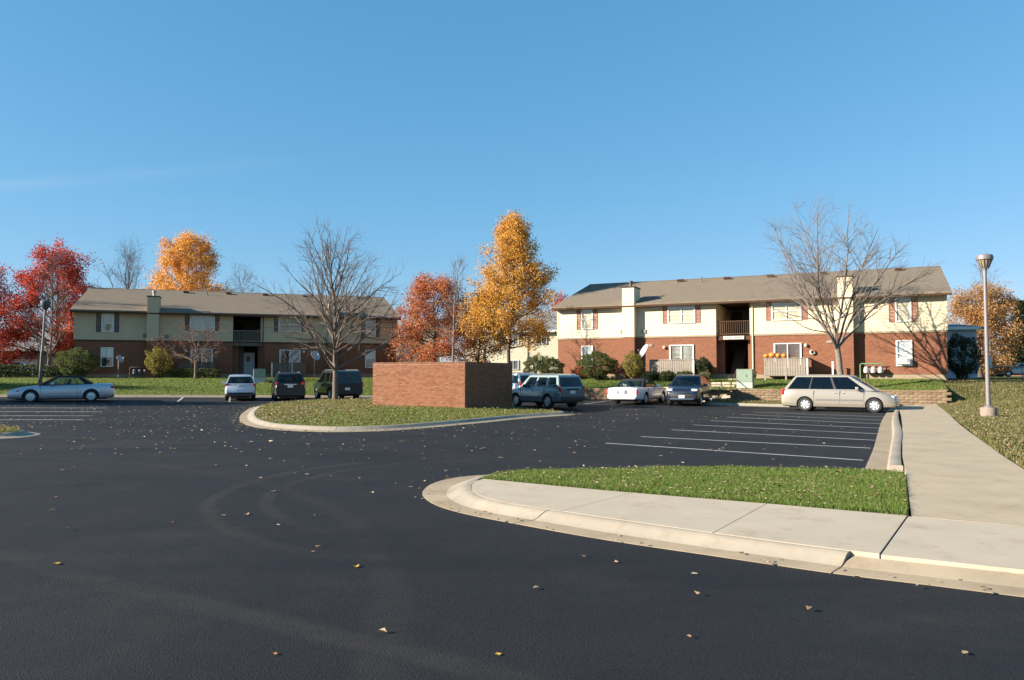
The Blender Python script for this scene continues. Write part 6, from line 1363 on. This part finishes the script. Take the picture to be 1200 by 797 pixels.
car('sedan', 'dark blue sedan in shade beyond the long hedge at the left', 'car', (-44.6, 69.5, 1.38), 14, S3_)

# ------------------------------------------------------------------ fallen leaves
near = [(-4.3, 7.35, 'yellow', 'yellow fallen leaf at the far left of the near asphalt'), (-1.45, 7.22, 'yellow', 'curled yellow brown fallen leaf alone in the middle of the near asphalt'), (-4.1, 9.36, 'red', 'dark red fallen leaf on the asphalt left of the tyre arcs'),
        (-2.77, 9.2, 'pale', 'pale fallen leaf at the lower end of the inner tyre arc'), (-3.65, 9.82, 'tan', 'tan fallen leaf just left of the outer tyre arc'), (-3.38, 9.88, 'tan', 'tan fallen leaf lying on the outer tyre arc'), (-3.64, 11.8, 'pale', 'pale fallen leaf between the two tyre arcs'),
        (-1.52, 5.0, 'orange', 'orange fallen leaf near the bottom edge on the brown streak'), (-0.09, 5.0, 'yellow', 'yellow fallen leaf at the bottom, right of the brown streak'), (1.64, 6.98, 'pale', 'pale fallen leaf on the asphalt nearest the front kerb joint'), (0.99, 7.4, 'tan', 'tan fallen leaf on the asphalt below the middle of the front kerb')]
lost = np.array([(-2.5, 9.8), (-2.0, 8.0), (-2.6, 13.2), (-3.9, 13.9), (-2.1, 11.6), (0.2, 6.5), (2.25, 5.9), (0.7, 7.6), (1.2, 5.3), (-1.6, 12.2), (-1.9, 12.6), (-0.9, 5.4), (-5.4, 12.9), (-5.2, 16.5), (-4.2, 17.0), (-3.3, 16.0), (2.9, 5.0), (-6.6, 11.2), (1.5, 6.3), (-2.0, 7.8), (-4.0, 14.8), (-0.6, 13.6), (-6.0, 10.1), (-5.1, 8.9)])
litter(lost, zg, 0.045, 0.085, 'near_leaf_litter', M['litter'])
for k, (x, y, c, lb_) in enumerate(near):
    s = rng.uniform(0.024, 0.046); nn = 13; vs = [(0, 0, 0.008)]; b1, b2 = rng.normal(0, 0.16, 2)
    for q in range(nn):
        a = 2 * math.pi * q / nn; rr = s * (1.0 if q % 2 == 0 else 0.55) * (1.2 if q == 0 else 1.0) * rng.uniform(0.85, 1.15); X, Y = rr * math.cos(a), rr * math.sin(a) * 0.8
        vs.append((X, Y, 0.006 + abs(X * b1 + Y * b2) + rr * rng.uniform(0.02, 0.16)))
    m = MB(); m.add(vs, [(0, 1 + q, 1 + (q + 1) % nn) for q in range(nn)])
    o = m.build('fallen_leaf', M['leaf_' + c], None, None, 0, (x, y, 0.002)); o.rotation_euler = (0, 0, rng.random() * 6.28); tag(o, lb_, 'leaf', 'fallen leaves on the near asphalt')
def park_scatter(n, y0, y1, x0, x1): return np.column_stack([rng.uniform(x0, x1, n), rng.uniform(y0, y1, n)])
def free(P):
    ok = ~inside(P, MP) & ~inside(P, LP) & ~inside(P, np.concatenate([OA, OB[::-1]])) & ~inside(P, gi)
    ok &= P[:, 0] < np.interp(P[:, 1], A0[:, 1], A0[:, 0]) - 0.1; q = P - EL0; ok &= (q @ EM) < -0.5; q = P - RW0; ok &= (q @ RB) < -0.3; return P[ok]
P = np.concatenate([park_scatter(60, 13, 20, -9, 6), park_scatter(260, 18, 34, -17, 12), park_scatter(800, 23, 40, -26, -8), park_scatter(380, 30, 48, -24, 12), park_scatter(130, 17, 26, -12, 2)])
litter(free(P), zg, 0.05, 0.115, 'asphalt_leaf_litter', M['litter'])
a = rng.integers(len(MP), size=700); P = MP[a] + rng.normal(0, 0.28, (700, 2)); litter(free(P), zg, 0.06, 0.11, 'gutter_leaf_litter', M['litter'], 0.03)
a = rng.integers(len(OA), size=90); P = OA[a] + rng.normal(0, 0.10, (90, 2)); P = P[~inside(P, gi)]; litter(P[P[:, 1] < 13.5], zg, 0.03, 0.07, 'kerb_leaf_litter', M['litter'], 0.03)
P = sample(MIe, 9500); dw = np.exp(-((P[:, 0] + 9.6) ** 2 / 9 + (P[:, 1] - 32) ** 2 / 60)); P = P[rng.random(len(P)) < 0.30 + 0.9 * dw]
litter(P, h_mid, 0.07, 0.13, 'middle_leaf_litter', M['litter'], 0.06)
P = sample(gi, 620); litter(P, lambda x, y: np.full(len(x), 0.178), 0.035, 0.075, 'front_leaf_litter', M['litter'])
yy = rng.uniform(12, 47, 9000); xe = np.where(yy <= 41, np.interp(yy, [p[1] for p in WALK_R], [p[0] for p in WALK_R]), 23.4 + (yy - 41) * 0.47); P = np.column_stack([xe + 0.1 + rng.random(9000) ** 1.1 * 14, yy])
litter(P, h_east, 0.06, 0.125, 'verge_leaf_litter', M['litter'], 0.05)
P = np.column_stack([rng.uniform(-16, 12, 2600), rng.uniform(0.2, 12, 2600)]); litter(EL0 + P[:, :1] * EE + P[:, 1:] * EM, h_left_xy, 0.07, 0.12, 'left_lawn_leaf_litter', M['litter'], 0.06)
litter(sample(sp_poly, 700), lambda x, y: zg(x, y) + 0.19, 0.07, 0.13, 'strip_leaf_litter', M['litter'])
litter(sample(LI, 900), lambda x, y: np.full(len(x), 0.21), 0.06, 0.11, 'left_island_leaf_litter', M['litter'])
